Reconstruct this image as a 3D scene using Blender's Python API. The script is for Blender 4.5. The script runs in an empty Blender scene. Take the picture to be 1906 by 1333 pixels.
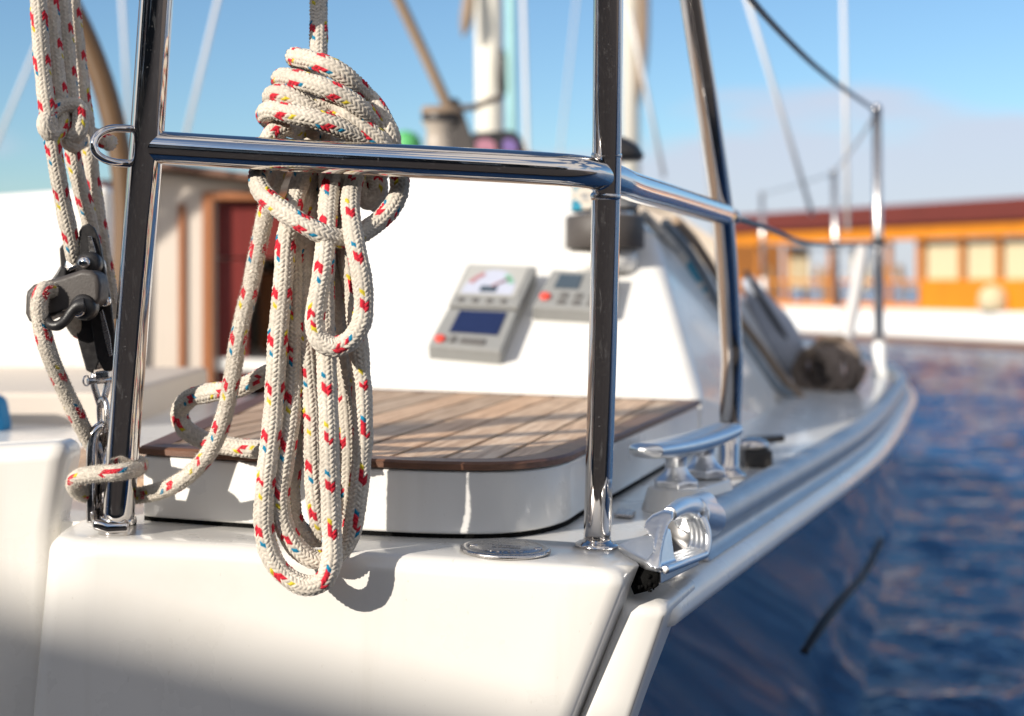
import bpy, bmesh, math, random
import numpy as np
from mathutils import Vector, Matrix
from math import radians as R, sin, cos, pi

random.seed(7)
rng = np.random.default_rng(7)
SC = bpy.context.scene
COL = SC.collection

# ------------------------------------------------------------------ camera mapping (1906x1333 photo)
F = 2600.0; CX = 953.0; HY = 520.0

def W(px, py, d):
    return np.array([(px - CX) / F * d, d, -(py - HY) / F * d])

def deck_z(x):
    return -0.2187 - 0.033 * x

def D(px, py, h=0.0):
    k = (py - HY) / F - 0.033 * (px - CX) / F
    return W(px, py, (0.2187 - h) / k)

# ------------------------------------------------------------------ materials
def new_mat(name):
    m = bpy.data.materials.new(name); m.use_nodes = True
    nt = m.node_tree
    return m, nt, nt.nodes['Principled BSDF']

def N(nt, t, **kw):
    n = nt.nodes.new(t)
    for k, v in kw.items():
        setattr(n, k, v)
    return n

def mat(name, col, rough=0.5, metal=0.0, coat=0.0, var=0.06, nscale=8.0, bump=0.0, bscale=200.0,
        rvar=0.0, spec=0.5, stretch=None, coat_rough=0.05, trans=0.0):
    m, nt, b = new_mat(name)
    L = nt.links
    tc = N(nt, 'ShaderNodeTexCoord')
    src = tc.outputs['Object']
    if stretch:
        mp = N(nt, 'ShaderNodeMapping'); mp.inputs['Scale'].default_value = stretch
        L.new(src, mp.inputs[0]); src = mp.outputs[0]
    nz = N(nt, 'ShaderNodeTexNoise'); nz.inputs['Scale'].default_value = nscale
    nz.inputs['Detail'].default_value = 6
    L.new(src, nz.inputs['Vector'])
    mx = N(nt, 'ShaderNodeMix', data_type='RGBA')
    c = np.array(col)
    mx.inputs[6].default_value = (*np.clip(c * (1 - var * 2), 0, 1), 1)
    mx.inputs[7].default_value = (*np.clip(c * (1 + var * 2), 0, 1), 1)
    L.new(nz.outputs['Fac'], mx.inputs[0])
    L.new(mx.outputs[2], b.inputs['Base Color'])
    b.inputs['Metallic'].default_value = metal
    b.inputs['Roughness'].default_value = rough
    b.inputs['Coat Weight'].default_value = coat
    b.inputs['Coat Roughness'].default_value = coat_rough
    b.inputs['Specular IOR Level'].default_value = spec
    b.inputs['Transmission Weight'].default_value = trans
    if rvar > 0:
        n2 = N(nt, 'ShaderNodeTexNoise'); n2.inputs['Scale'].default_value = nscale * 5
        n2.inputs['Detail'].default_value = 8
        L.new(src, n2.inputs['Vector'])
        mr = N(nt, 'ShaderNodeMapRange')
        mr.inputs[1].default_value = 0.3; mr.inputs[2].default_value = 0.75
        mr.inputs[3].default_value = max(0.01, rough - rvar); mr.inputs[4].default_value = rough + rvar
        L.new(n2.outputs['Fac'], mr.inputs[0]); L.new(mr.outputs[0], b.inputs['Roughness'])
    if bump > 0:
        n3 = N(nt, 'ShaderNodeTexNoise'); n3.inputs['Scale'].default_value = bscale
        n3.inputs['Detail'].default_value = 5
        L.new(src, n3.inputs['Vector'])
        bp = N(nt, 'ShaderNodeBump'); bp.inputs['Strength'].default_value = bump
        bp.inputs['Distance'].default_value = 0.002
        L.new(n3.outputs['Fac'], bp.inputs['Height']); L.new(bp.outputs[0], b.inputs['Normal'])
    return m

M = {}
def gelcoat(name, col, dirt):
    m, nt, b = new_mat(name); L = nt.links
    tc = N(nt, 'ShaderNodeTexCoord')
    def noise(scale, st, det=6, ro=0.55):
        mp = N(nt, 'ShaderNodeMapping'); mp.inputs['Scale'].default_value = st; L.new(tc.outputs['Object'], mp.inputs[0])
        n = N(nt, 'ShaderNodeTexNoise'); n.inputs['Scale'].default_value = scale; n.inputs['Detail'].default_value = det; n.inputs['Roughness'].default_value = ro
        L.new(mp.outputs[0], n.inputs['Vector']); return n.outputs['Fac']
    def rng_(s, a, b_, c, d):
        n = N(nt, 'ShaderNodeMapRange'); n.inputs[1].default_value = a; n.inputs[2].default_value = b_; n.inputs[3].default_value = c; n.inputs[4].default_value = d
        L.new(s, n.inputs[0]); return n.outputs[0]
    run = rng_(noise(1, (26, 26, 2.2), 8, 0.62), 0.56, 0.80, 0, dirt)          # run marks down the faces
    blot = rng_(noise(9, (1, 1, 1), 8, 0.6), 0.52, 0.78, 0, dirt * 0.8)          # faint blotches
    scr = rng_(noise(1, (340, 40, 150), 3, 0.5), 0.70, 0.76, 0, dirt * 1.3)     # fine scuffs
    mxn = N(nt, 'ShaderNodeMath', operation='MAXIMUM'); L.new(run, mxn.inputs[0]); L.new(blot, mxn.inputs[1])
    mx2 = N(nt, 'ShaderNodeMath', operation='MAXIMUM'); L.new(mxn.outputs[0], mx2.inputs[0]); L.new(scr, mx2.inputs[1])
    mx = N(nt, 'ShaderNodeMix', data_type='RGBA'); mx.inputs[6].default_value = (*col, 1)
    mx.inputs[7].default_value = (col[0] * .62, col[1] * .58, col[2] * .50, 1)
    L.new(mx2.outputs[0], mx.inputs[0]); L.new(mx.outputs[2], b.inputs['Base Color'])
    L.new(rng_(noise(14, (1, 1, 1)), 0.3, 0.75, 0.24, 0.40), b.inputs['Roughness'])
    b.inputs['Coat Weight'].default_value = 0.45; b.inputs['Coat Roughness'].default_value = 0.06
    bp = N(nt, 'ShaderNodeBump'); bp.inputs['Strength'].default_value = 0.03; bp.inputs['Distance'].default_value = 0.002
    L.new(noise(30, (1, 1, 1), 4), bp.inputs['Height']); L.new(bp.outputs[0], b.inputs['Normal'])
    return m
M['gel'] = gelcoat('cream gelcoat', (0.72, 0.70, 0.66), 0.22)
M['gelw'] = gelcoat('white gelcoat', (0.80, 0.79, 0.76), 0.22)
M['beige'] = mat('beige moulding', (0.58, 0.51, 0.44), 0.45, var=0.02)
M['navy'] = mat('navy hull paint', (0.012, 0.022, 0.048), 0.15, coat=1.0, var=0.10, nscale=3, bump=0.015, bscale=5, rvar=0.03, stretch=(1, 1, 3))
M['alu'] = mat('anodised aluminium', (0.56, 0.55, 0.545), 0.46, metal=1.0, var=0.05, nscale=30, bump=0.05, bscale=900, rvar=0.06)
M['cast'] = mat('cast aluminium', (0.80, 0.81, 0.82), 0.36, metal=1.0, var=0.03, nscale=60, bump=0.03, bscale=900, rvar=0.06)
M['satin'] = mat('satin steel', (0.55, 0.53, 0.52), 0.28, metal=1.0, var=0.05, nscale=60, rvar=0.08)
M['blackp'] = mat('black plastic', (0.018, 0.017, 0.018), 0.42, var=0.1, nscale=40, rvar=0.1, bump=0.08, bscale=700)
M['greyp'] = mat('weathered dark plastic', (0.060, 0.052, 0.048), 0.55, var=0.12, nscale=60, rvar=0.1, bump=0.10, bscale=600)
M['rubber'] = mat('black sealant', (0.004, 0.004, 0.004), 0.9, var=0.3, nscale=200, bump=0.9, bscale=500, spec=0.12)
M['leather'] = mat('brown leather', (0.115, 0.062, 0.025), 0.5, var=0.12, nscale=20, bump=0.2, bscale=400)
M['rednwood'] = mat('varnished mahogany', (0.15, 0.016, 0.012), 0.35, var=0.2, nscale=6, stretch=(6, 6, 0.6))
M['orangewood'] = mat('varnished pine', (0.30, 0.115, 0.045), 0.4, var=0.12, nscale=6, stretch=(6, 6, 0.6))
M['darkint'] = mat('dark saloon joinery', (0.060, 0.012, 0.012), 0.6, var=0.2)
M['violet'] = mat('violet cushion', (0.10, 0.08, 0.22), 0.8, var=0.1)
M['inst'] = mat('grey instrument plastic', (0.27, 0.275, 0.27), 0.5, var=0.04, nscale=60, bump=0.05, bscale=900)
M['instl'] = mat('light grey instrument plastic', (0.42, 0.42, 0.40), 0.45, var=0.04, nscale=60)
M['lcd'] = mat('blue lcd', (0.018, 0.028, 0.085), 0.15, var=0.08, nscale=60, coat=0.6)
M['lcdg'] = mat('grey lcd', (0.07, 0.095, 0.12), 0.2, var=0.05, coat=0.5)
M['dial'] = mat('dial face', (0.52, 0.55, 0.66), 0.25, var=0.03, coat=0.8)
M['btnred'] = mat('red button', (0.70, 0.075, 0.05), 0.5, var=0.03)
M['btn'] = mat('dark button', (0.13, 0.125, 0.12), 0.5, var=0.05)
M['green'] = mat('green marking', (0.22, 0.44, 0.31), 0.5, var=0.05)
M['redmark'] = mat('red marking', (0.42, 0.20, 0.21), 0.5, var=0.05)
M['greenf'] = mat('green fender', (0.10, 0.42, 0.14), 0.5, var=0.1)
M['bluef'] = mat('blue canvas', (0.0, 0.19, 0.42), 0.7, var=0.08)
M['mast'] = mat('cream mast paint', (0.74, 0.70, 0.60), 0.4, var=0.02)
M['white'] = mat('white paint', (0.80, 0.80, 0.78), 0.4, var=0.02)
M['linew'] = mat('pale line', (0.62, 0.60, 0.58), 0.7, var=0.03)
M['linet'] = mat('tan line', (0.27, 0.195, 0.135), 0.8, var=0.1)
M['lineg'] = mat('teal grey line', (0.20, 0.235, 0.27), 0.8, var=0.2, nscale=60)
M['drum'] = mat('dull winch drum', (0.36, 0.31, 0.26), 0.45, var=0.06)
M['hood'] = mat('grey blue sprayhood canvas', (0.40, 0.43, 0.50), 0.85, var=0.1, nscale=14, bump=0.3, bscale=40)
M['lined'] = mat('dark brown line', (0.20, 0.155, 0.125), 0.85, var=0.3, nscale=80)
M['lineteal'] = mat('pale teal line', (0.30, 0.52, 0.52), 0.8, var=0.1)
M['lensv'] = mat('violet lens', (0.20, 0.14, 0.34), 0.1, var=0.1, coat=1)
M['lensp'] = mat('pink lens', (0.42, 0.20, 0.26), 0.1, var=0.1, coat=1)
M['roofred'] = mat('oxblood roof', (0.115, 0.017, 0.011), 0.8, var=0.1, nscale=1.5)
M['ochre'] = mat('orange varnished planks', (0.58, 0.195, 0.006), 0.45, var=0.12, nscale=1.2, stretch=(3, 3, 0.5))
M['ochre2'] = mat('brown timber frame', (0.46, 0.17, 0.03), 0.45, var=0.12)
M['curtain'] = mat('cream curtain', (0.56, 0.47, 0.30), 0.9, var=0.06, nscale=4, stretch=(8, 8, 0.3))
M['cloth'] = mat('white tablecloth', (0.80, 0.78, 0.76), 0.8, var=0.02)
M['skin'] = mat('terrace wicker', (0.45, 0.28, 0.14), 0.8, var=0.15, nscale=30)
M['concrete'] = mat('quay concrete', (0.125, 0.096, 0.074), 0.8, var=0.12, nscale=2, bump=0.4, bscale=30)
M['brick'] = mat('warehouse brick', (0.014, 0.011, 0.010), 0.8, var=0.15, nscale=3)  # wall of the unseen added building, near black for dark chrome reflections
M['slate'] = mat('slate roof', (0.07, 0.07, 0.08), 0.7, var=0.15, nscale=5)
M['glassd'] = mat('dark window glass', (0.02, 0.025, 0.03), 0.05, var=0.05, coat=1)
M['rust'] = mat('brown boot stripe', (0.16, 0.085, 0.05), 0.7, var=0.15)
M['topside_line'] = mat('black scuff', (0.004, 0.005, 0.010), 0.6, var=0.1)

def chrome(streak=False):
    m, nt, b = new_mat('polished stainless steel'); L = nt.links
    tc = N(nt, 'ShaderNodeTexCoord')
    b.inputs['Metallic'].default_value = 1
    b.inputs['Base Color'].default_value = (0.66, 0.63, 0.61, 1)
    nz = N(nt, 'ShaderNodeTexNoise'); nz.inputs['Scale'].default_value = 28; nz.inputs['Detail'].default_value = 8
    L.new(tc.outputs['Object'], nz.inputs['Vector'])
    mr = N(nt, 'ShaderNodeMapRange'); mr.inputs[1].default_value = 0.35; mr.inputs[2].default_value = 0.75
    mr.inputs[3].default_value = 0.035; mr.inputs[4].default_value = 0.13
    L.new(nz.outputs['Fac'], mr.inputs[0]); L.new(mr.outputs[0], b.inputs['Roughness'])
    # salt specks
    vo = N(nt, 'ShaderNodeTexNoise'); vo.inputs['Scale'].default_value = 650; vo.inputs['Detail'].default_value = 2
    L.new(tc.outputs['Object'], vo.inputs['Vector'])
    rp = N(nt, 'ShaderNodeMapRange'); rp.inputs[1].default_value = 0.66; rp.inputs[2].default_value = 0.74
    L.new(vo.outputs['Fac'], rp.inputs[0])
    df = N(nt, 'ShaderNodeBsdfDiffuse'); df.inputs[0].default_value = (0.5, 0.5, 0.5, 1)
    ms = N(nt, 'ShaderNodeMixShader')
    mu = N(nt, 'ShaderNodeMath', operation='MULTIPLY'); mu.inputs[1].default_value = 0.16
    L.new(rp.outputs[0], mu.inputs[0])
    fac = mu.outputs[0]
    if streak:
        sm = N(nt, 'ShaderNodeMapping'); sm.inputs['Scale'].default_value = (210, 210, 3.5)
        L.new(tc.outputs['Object'], sm.inputs[0])
        sn = N(nt, 'ShaderNodeTexNoise'); sn.inputs['Scale'].default_value = 1; sn.inputs['Detail'].default_value = 9; sn.inputs['Roughness'].default_value = 0.7
        L.new(sm.outputs[0], sn.inputs['Vector'])
        sr = N(nt, 'ShaderNodeMapRange'); sr.inputs[1].default_value = 0.58; sr.inputs[2].default_value = 0.80; sr.inputs[4].default_value = 0.22
        L.new(sn.outputs['Fac'], sr.inputs[0])
        mxx = N(nt, 'ShaderNodeMath', operation='MAXIMUM'); L.new(fac, mxx.inputs[0]); L.new(sr.outputs[0], mxx.inputs[1]); fac = mxx.outputs[0]
    L.new(fac, ms.inputs[0])
    L.new(b.outputs[0], ms.inputs[1]); L.new(df.outputs[0], ms.inputs[2])
    L.new(ms.outputs[0], nt.nodes['Material Output'].inputs[0])
    bp = N(nt, 'ShaderNodeBump'); bp.inputs['Strength'].default_value = 0.035; bp.inputs['Distance'].default_value = 0.002
    L.new(nz.outputs['Fac'], bp.inputs['Height']); L.new(bp.outputs[0], b.inputs['Normal'])
    return m
M['chrome'] = chrome(); M['chromep'] = chrome(True)

def rope_mat(name, rough=0.85):
    m, nt, b = new_mat(name); L = nt.links
    at = N(nt, 'ShaderNodeAttribute', attribute_name='yarn')
    tc = N(nt, 'ShaderNodeTexCoord')
    nz = N(nt, 'ShaderNodeTexNoise'); nz.inputs['Scale'].default_value = 350; nz.inputs['Detail'].default_value = 4
    L.new(tc.outputs['Object'], nz.inputs['Vector'])
    n2 = N(nt, 'ShaderNodeTexNoise'); n2.inputs['Scale'].default_value = 22; n2.inputs['Detail'].default_value = 4
    L.new(tc.outputs['Object'], n2.inputs['Vector'])
    ad = N(nt, 'ShaderNodeMath', operation='MULTIPLY'); L.new(nz.outputs['Fac'], ad.inputs[0]); L.new(n2.outputs['Fac'], ad.inputs[1])
    mr = N(nt, 'ShaderNodeMapRange'); mr.inputs[1].default_value = 0.1; mr.inputs[2].default_value = 0.42
    mr.inputs[3].default_value = 0.66; mr.inputs[4].default_value = 1.10
    L.new(ad.outputs[0], mr.inputs[0])
    mx = N(nt, 'ShaderNodeMix', data_type='RGBA', blend_type='MULTIPLY'); mx.inputs[0].default_value = 1
    L.new(at.outputs['Color'], mx.inputs[6]); L.new(mr.outputs[0], mx.inputs[7])
    L.new(mx.outputs[2], b.inputs['Base Color'])
    b.inputs['Roughness'].default_value = rough
    b.inputs['Specular IOR Level'].default_value = 0.25
    b.inputs['Sheen Weight'].default_value = 0.15
    bp = N(nt, 'ShaderNodeBump'); bp.inputs['Strength'].default_value = 0.5; bp.inputs['Distance'].default_value = 0.0006
    L.new(nz.outputs['Fac'], bp.inputs['Height']); L.new(bp.outputs[0], b.inputs['Normal'])
    return m
M['rope'] = rope_mat('braided polyester')

def teak():
    m, nt, b = new_mat('weathered teak planks'); L = nt.links
    tc = N(nt, 'ShaderNodeTexCoord')
    at = N(nt, 'ShaderNodeAttribute', attribute_name='plank')
    mp = N(nt, 'ShaderNodeMapping')
    m0 = N(nt, 'ShaderNodeMapping'); m0.inputs['Rotation'].default_value = (0, 0, R(13.5)); L.new(tc.outputs['Object'], m0.inputs[0])
    mp.inputs['Scale'].default_value = (30, 1.6, 30)
    L.new(m0.outputs[0], mp.inputs[0])
    nz = N(nt, 'ShaderNodeTexNoise'); nz.inputs['Scale'].default_value = 6; nz.inputs['Detail'].default_value = 9
    nz.inputs['Roughness'].default_value = 0.65
    L.new(mp.outputs[0], nz.inputs['Vector'])
    cr = N(nt, 'ShaderNodeValToRGB')
    e = cr.color_ramp.elements
    e[0].position = 0.28; e[0].color = (0.26, 0.145, 0.085, 1)
    e[1].position = 0.72; e[1].color = (0.76, 0.58, 0.42, 1)
    x = cr.color_ramp.elements.new(0.5); x.color = (0.58, 0.39, 0.25, 1)
    L.new(nz.outputs['Fac'], cr.inputs[0])
    mx = N(nt, 'ShaderNodeMix', data_type='RGBA', blend_type='MULTIPLY'); mx.inputs[0].default_value = 1
    L.new(cr.outputs[0], mx.inputs[6]); L.new(at.outputs['Color'], mx.inputs[7])
    L.new(mx.outputs[2], b.inputs['Base Color'])
    b.inputs['Roughness'].default_value = 0.62
    bp = N(nt, 'ShaderNodeBump'); bp.inputs['Strength'].default_value = 0.35; bp.inputs['Distance'].default_value = 0.001
    L.new(nz.outputs['Fac'], bp.inputs['Height']); L.new(bp.outputs[0], b.inputs['Normal'])
    return m
M['teak'] = teak()
M['teakrim'] = mat('oiled teak edging', (0.14, 0.066, 0.038), 0.45, var=0.4, nscale=9, stretch=(4, 12, 40), bump=0.15, bscale=60)

def fleck_mat():
    m, nt, b = new_mat('pale rope with teal flecks'); L = nt.links
    tc = N(nt, 'ShaderNodeTexCoord')
    nz = N(nt, 'ShaderNodeTexNoise'); nz.inputs['Scale'].default_value = 26; nz.inputs['Detail'].default_value = 1
    L.new(tc.outputs['Object'], nz.inputs['Vector'])
    cr = N(nt, 'ShaderNodeValToRGB'); cr.color_ramp.interpolation = 'CONSTANT'
    e = cr.color_ramp.elements
    e[0].position = 0; e[0].color = (0.02, 0.22, 0.33, 1); e[1].position = 0.43; e[1].color = (0.52, 0.48, 0.42, 1)
    x = e.new(0.60); x.color = (0.30, 0.30, 0.30, 1)
    L.new(nz.outputs['Fac'], cr.inputs[0]); L.new(cr.outputs[0], b.inputs['Base Color']); b.inputs['Roughness'].default_value = 0.85
    return m
M['fleck'] = fleck_mat()

def water_mat():
    m, nt, b = new_mat('harbour water'); L = nt.links
    b.inputs['Base Color'].default_value = (0.016, 0.078, 0.205, 1)
    b.inputs['Roughness'].default_value = 0.10
    b.inputs['IOR'].default_value = 1.33
    b.inputs['Specular IOR Level'].default_value = 0.52
    tc = N(nt, 'ShaderNodeTexCoord')
    prev = None
    for sc, st, amp in (((7, 11, 1), 1.0, 0.05), ((22, 30, 1), 1.0, 0.010)):
        mp = N(nt, 'ShaderNodeMapping'); mp.inputs['Scale'].default_value = sc
        mp.inputs['Rotation'].default_value = (0, 0, R(random.uniform(-12, 12)))
        L.new(tc.outputs['Object'], mp.inputs[0])
        nz = N(nt, 'ShaderNodeTexNoise'); nz.inputs['Scale'].default_value = 1; nz.inputs['Detail'].default_value = 3
        nz.inputs['Distortion'].default_value = 0.6
        L.new(mp.outputs[0], nz.inputs['Vector'])
        bp = N(nt, 'ShaderNodeBump'); bp.inputs['Strength'].default_value = 1.0; bp.inputs['Distance'].default_value = amp
        L.new(nz.outputs['Fac'], bp.inputs['Height'])
        if prev: L.new(prev, bp.inputs['Normal'])
        prev = bp.outputs[0]
    L.new(prev, b.inputs['Normal'])
    return m
M['water'] = water_mat()

# ------------------------------------------------------------------ object helpers
ORG = {}      # world origin of every root / part

def empty(name, loc, label, cat, group=None):
    o = bpy.data.objects.new(name, None); COL.objects.link(o)
    o.location = loc; o.empty_display_size = 0.1
    o['label'] = label; o['category'] = cat
    if group: o['group'] = group
    ORG[o.name] = np.array(loc, float)
    return o

def tag(o, label, cat, group=None):
    o['label'] = label; o['category'] = cat
    if group: o['group'] = group
    return o

def base_origin(o):
    return ORG[o.name]

def mesh(name, verts, faces, m, parent=None, smooth=True, bevel=0.0, bseg=3, label=None, origin=None, angle=40, sub=0):
    v = np.asarray(verts, float).reshape(-1, 3)
    if parent is not None:
        org = ORG[parent.name]
    else:
        org = np.array(origin, float) if origin is not None else np.array([v[:, 0].mean(), v[:, 1].mean(), v[:, 2].min()])
    me = bpy.data.meshes.new(name)
    me.from_pydata([tuple(p) for p in (v - org)], [], [tuple(int(i) for i in f) for f in faces])
    me.update()
    bm = bmesh.new(); bm.from_mesh(me)
    bmesh.ops.recalc_face_normals(bm, faces=bm.faces)
    bm.to_mesh(me); bm.free()
    o = bpy.data.objects.new(name, me); COL.objects.link(o)
    if parent is not None:
        o.parent = parent
        ORG[o.name] = org
    else:
        o.location = org; ORG[o.name] = org
    if m: me.materials.append(m)
    if smooth:
        for p in me.polygons: p.use_smooth = True
    if bevel > 0:
        b = o.modifiers.new('bevel', 'BEVEL'); b.width = bevel; b.segments = bseg; b.limit_method = 'ANGLE'; b.angle_limit = R(angle)
        b.harden_normals = False
        w = o.modifiers.new('wn', 'WEIGHTED_NORMAL'); w.keep_sharp = True
    if sub:
        s = o.modifiers.new('sub', 'SUBSURF'); s.levels = sub; s.render_levels = sub
    if label: o['label'] = label
    return o

class MB:
    """collects shapes for one mesh"""
    def __init__(s): s.v = []; s.f = []
    def add(s, v, f):
        o = len(s.v)
        s.v.extend([tuple(p) for p in v]); s.f.extend([tuple(i + o for i in q) for q in f])
        return s
    def box(s, x0, x1, y0, y1, z0, z1):
        v = [(x, y, z) for z in (z0, z1) for y in (y0, y1) for x in (x0, x1)]
        return s.add(v, [(0, 2, 3, 1), (4, 5, 7, 6), (0, 1, 5, 4), (2, 6, 7, 3), (0, 4, 6, 2), (1, 3, 7, 5)])
    def tube(s, pts, r, seg=16, smooth=True, step=None, cap=True, closed=False):
        return s.add(*tube(pts, r, seg, smooth, step, cap, closed))
    def lathe(s, prof, c, axis=(0, 0, 1), seg=32):
        return s.add(*lathe(prof, c, axis, seg))
    def prism(s, poly, vec):
        return s.add(*prism(poly, vec))
    def build(s, name, m, parent=None, **kw):
        return mesh(name, s.v, s.f, m, parent, **kw)

def crom(pts, n=12, closed=False):
    p = np.asarray(pts, float)
    if len(p) < 3 and not closed:
        t = np.linspace(0, 1, n * (len(p) - 1) + 1)[:, None]
        return p[0] * (1 - t) + p[-1] * t
    if closed:
        q = np.vstack([p[-1], p, p[0], p[1]]); segs = len(p)
    else:
        q = np.vstack([2 * p[0] - p[1], p, 2 * p[-1] - p[-2]]); segs = len(p) - 1
    out = []
    for i in range(segs):
        p0, p1, p2, p3 = q[i], q[i + 1], q[i + 2], q[i + 3]
        # centripetal
        a = 0.5
        def dist(u, v): return max(np.linalg.norm((u - v)[:3]), 1e-7) ** a
        t0 = 0; t1 = t0 + dist(p0, p1); t2 = t1 + dist(p1, p2); t3 = t2 + dist(p2, p3)
        for t in np.linspace(t1, t2, n, endpoint=False):
            A1 = (t1 - t) / (t1 - t0) * p0 + (t - t0) / (t1 - t0) * p1
            A2 = (t2 - t) / (t2 - t1) * p1 + (t - t1) / (t2 - t1) * p2
            A3 = (t3 - t) / (t3 - t2) * p2 + (t - t2) / (t3 - t2) * p3
            B1 = (t2 - t) / (t2 - t0) * A1 + (t - t0) / (t2 - t0) * A2
            B2 = (t3 - t) / (t3 - t1) * A2 + (t - t1) / (t3 - t1) * A3
            out.append((t2 - t) / (t2 - t1) * B1 + (t - t1) / (t2 - t1) * B2)
    if not closed: out.append(p[-1])
    return np.array(out)

def frames(P, closed=False):
    T = np.gradient(P, axis=0) if not closed else np.roll(P, -1, 0) - np.roll(P, 1, 0)
    T /= np.maximum(np.linalg.norm(T, axis=1), 1e-9)[:, None]
    a = np.array([0, 0, 1.0]) if abs(T[0][2]) < 0.9 else np.array([1.0, 0, 0])
    n = a - T[0] * a.dot(T[0]); n /= np.linalg.norm(n)
    Ns = [n]
    for i in range(1, len(P)):
        n = n - T[i] * n.dot(T[i]); n = n / max(np.linalg.norm(n), 1e-9); Ns.append(n)
    Ns = np.array(Ns)
    return T, Ns, np.cross(T, Ns)

def tube(pts, r, seg=16, smooth=True, step=None, cap=True, closed=False):
    pts = np.asarray(pts, float)
    r = np.full(len(pts), r) if np.isscalar(r) else np.asarray(r, float)
    if smooth:
        q = crom(np.hstack([pts, r[:, None]]), step or 10, closed)
        P = q[:, :3]; rr = q[:, 3]
    else:
        P = pts; rr = r
    T, A, B = frames(P, closed)
    th = np.linspace(0, 2 * pi, seg, endpoint=False)
    V = P[:, None, :] + rr[:, None, None] * (np.cos(th)[None, :, None] * A[:, None, :] + np.sin(th)[None, :, None] * B[:, None, :])
    n = len(P)
    f = []
    for i in range(n if closed else n - 1):
        j = (i + 1) % n
        for k in range(seg):
            l = (k + 1) % seg
            f.append((i * seg + k, i * seg + l, j * seg + l, j * seg + k))
    V = V.reshape(-1, 3)
    if cap and not closed:
        f.append(tuple(range(seg))[::-1]); f.append(tuple((n - 1) * seg + k for k in range(seg)))
    return V, f

def lathe(prof, c, axis=(0, 0, 1), seg=32):
    ax = np.array(axis, float); ax /= np.linalg.norm(ax)
    a = np.array([1.0, 0, 0]) if abs(ax[0]) < 0.9 else np.array([0, 1.0, 0])
    u = np.cross(ax, a); u /= np.linalg.norm(u); w = np.cross(ax, u)
    V = []; f = []
    c = np.array(c, float)
    for (r, h) in prof:
        for k in range(seg):
            t = 2 * pi * k / seg
            V.append(c + ax * h + r * (cos(t) * u + sin(t) * w))
    for i in range(len(prof) - 1):
        for k in range(seg):
            l = (k + 1) % seg
            f.append((i * seg + k, i * seg + l, (i + 1) * seg + l, (i + 1) * seg + k))
    f.append(tuple(range(seg))[::-1]); f.append(tuple((len(prof) - 1) * seg + k for k in range(seg)))
    return V, f

def prism(poly, vec):
    p = np.asarray(poly, float); v = np.asarray(vec, float); n = len(p)
    V = np.vstack([p, p + v])
    f = [tuple(range(n))[::-1], tuple(range(n, 2 * n))]
    for i in range(n):
        j = (i + 1) % n
        f.append((i, j, n + j, n + i))
    return V, f

def loft(sections, closed_sec=False):
    S = np.asarray(sections, float); a, b = S.shape[:2]
    V = S.reshape(-1, 3); f = []
    for i in range(a - 1):
        for k in range(b if closed_sec else b - 1):
            l = (k + 1) % b
            f.append((i * b + k, i * b + l, (i + 1) * b + l, (i + 1) * b + k))
    return V, f

# ------------------------------------------------------------------ rope with a real braided surface
CREAM = np.array([0.65, 0.59, 0.505]); RED = np.array([0.56, 0.016, 0.035])
BLUE = np.array([0.0, 0.20, 0.36]); YEL = np.array([0.62, 0.50, 0.03])

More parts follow.
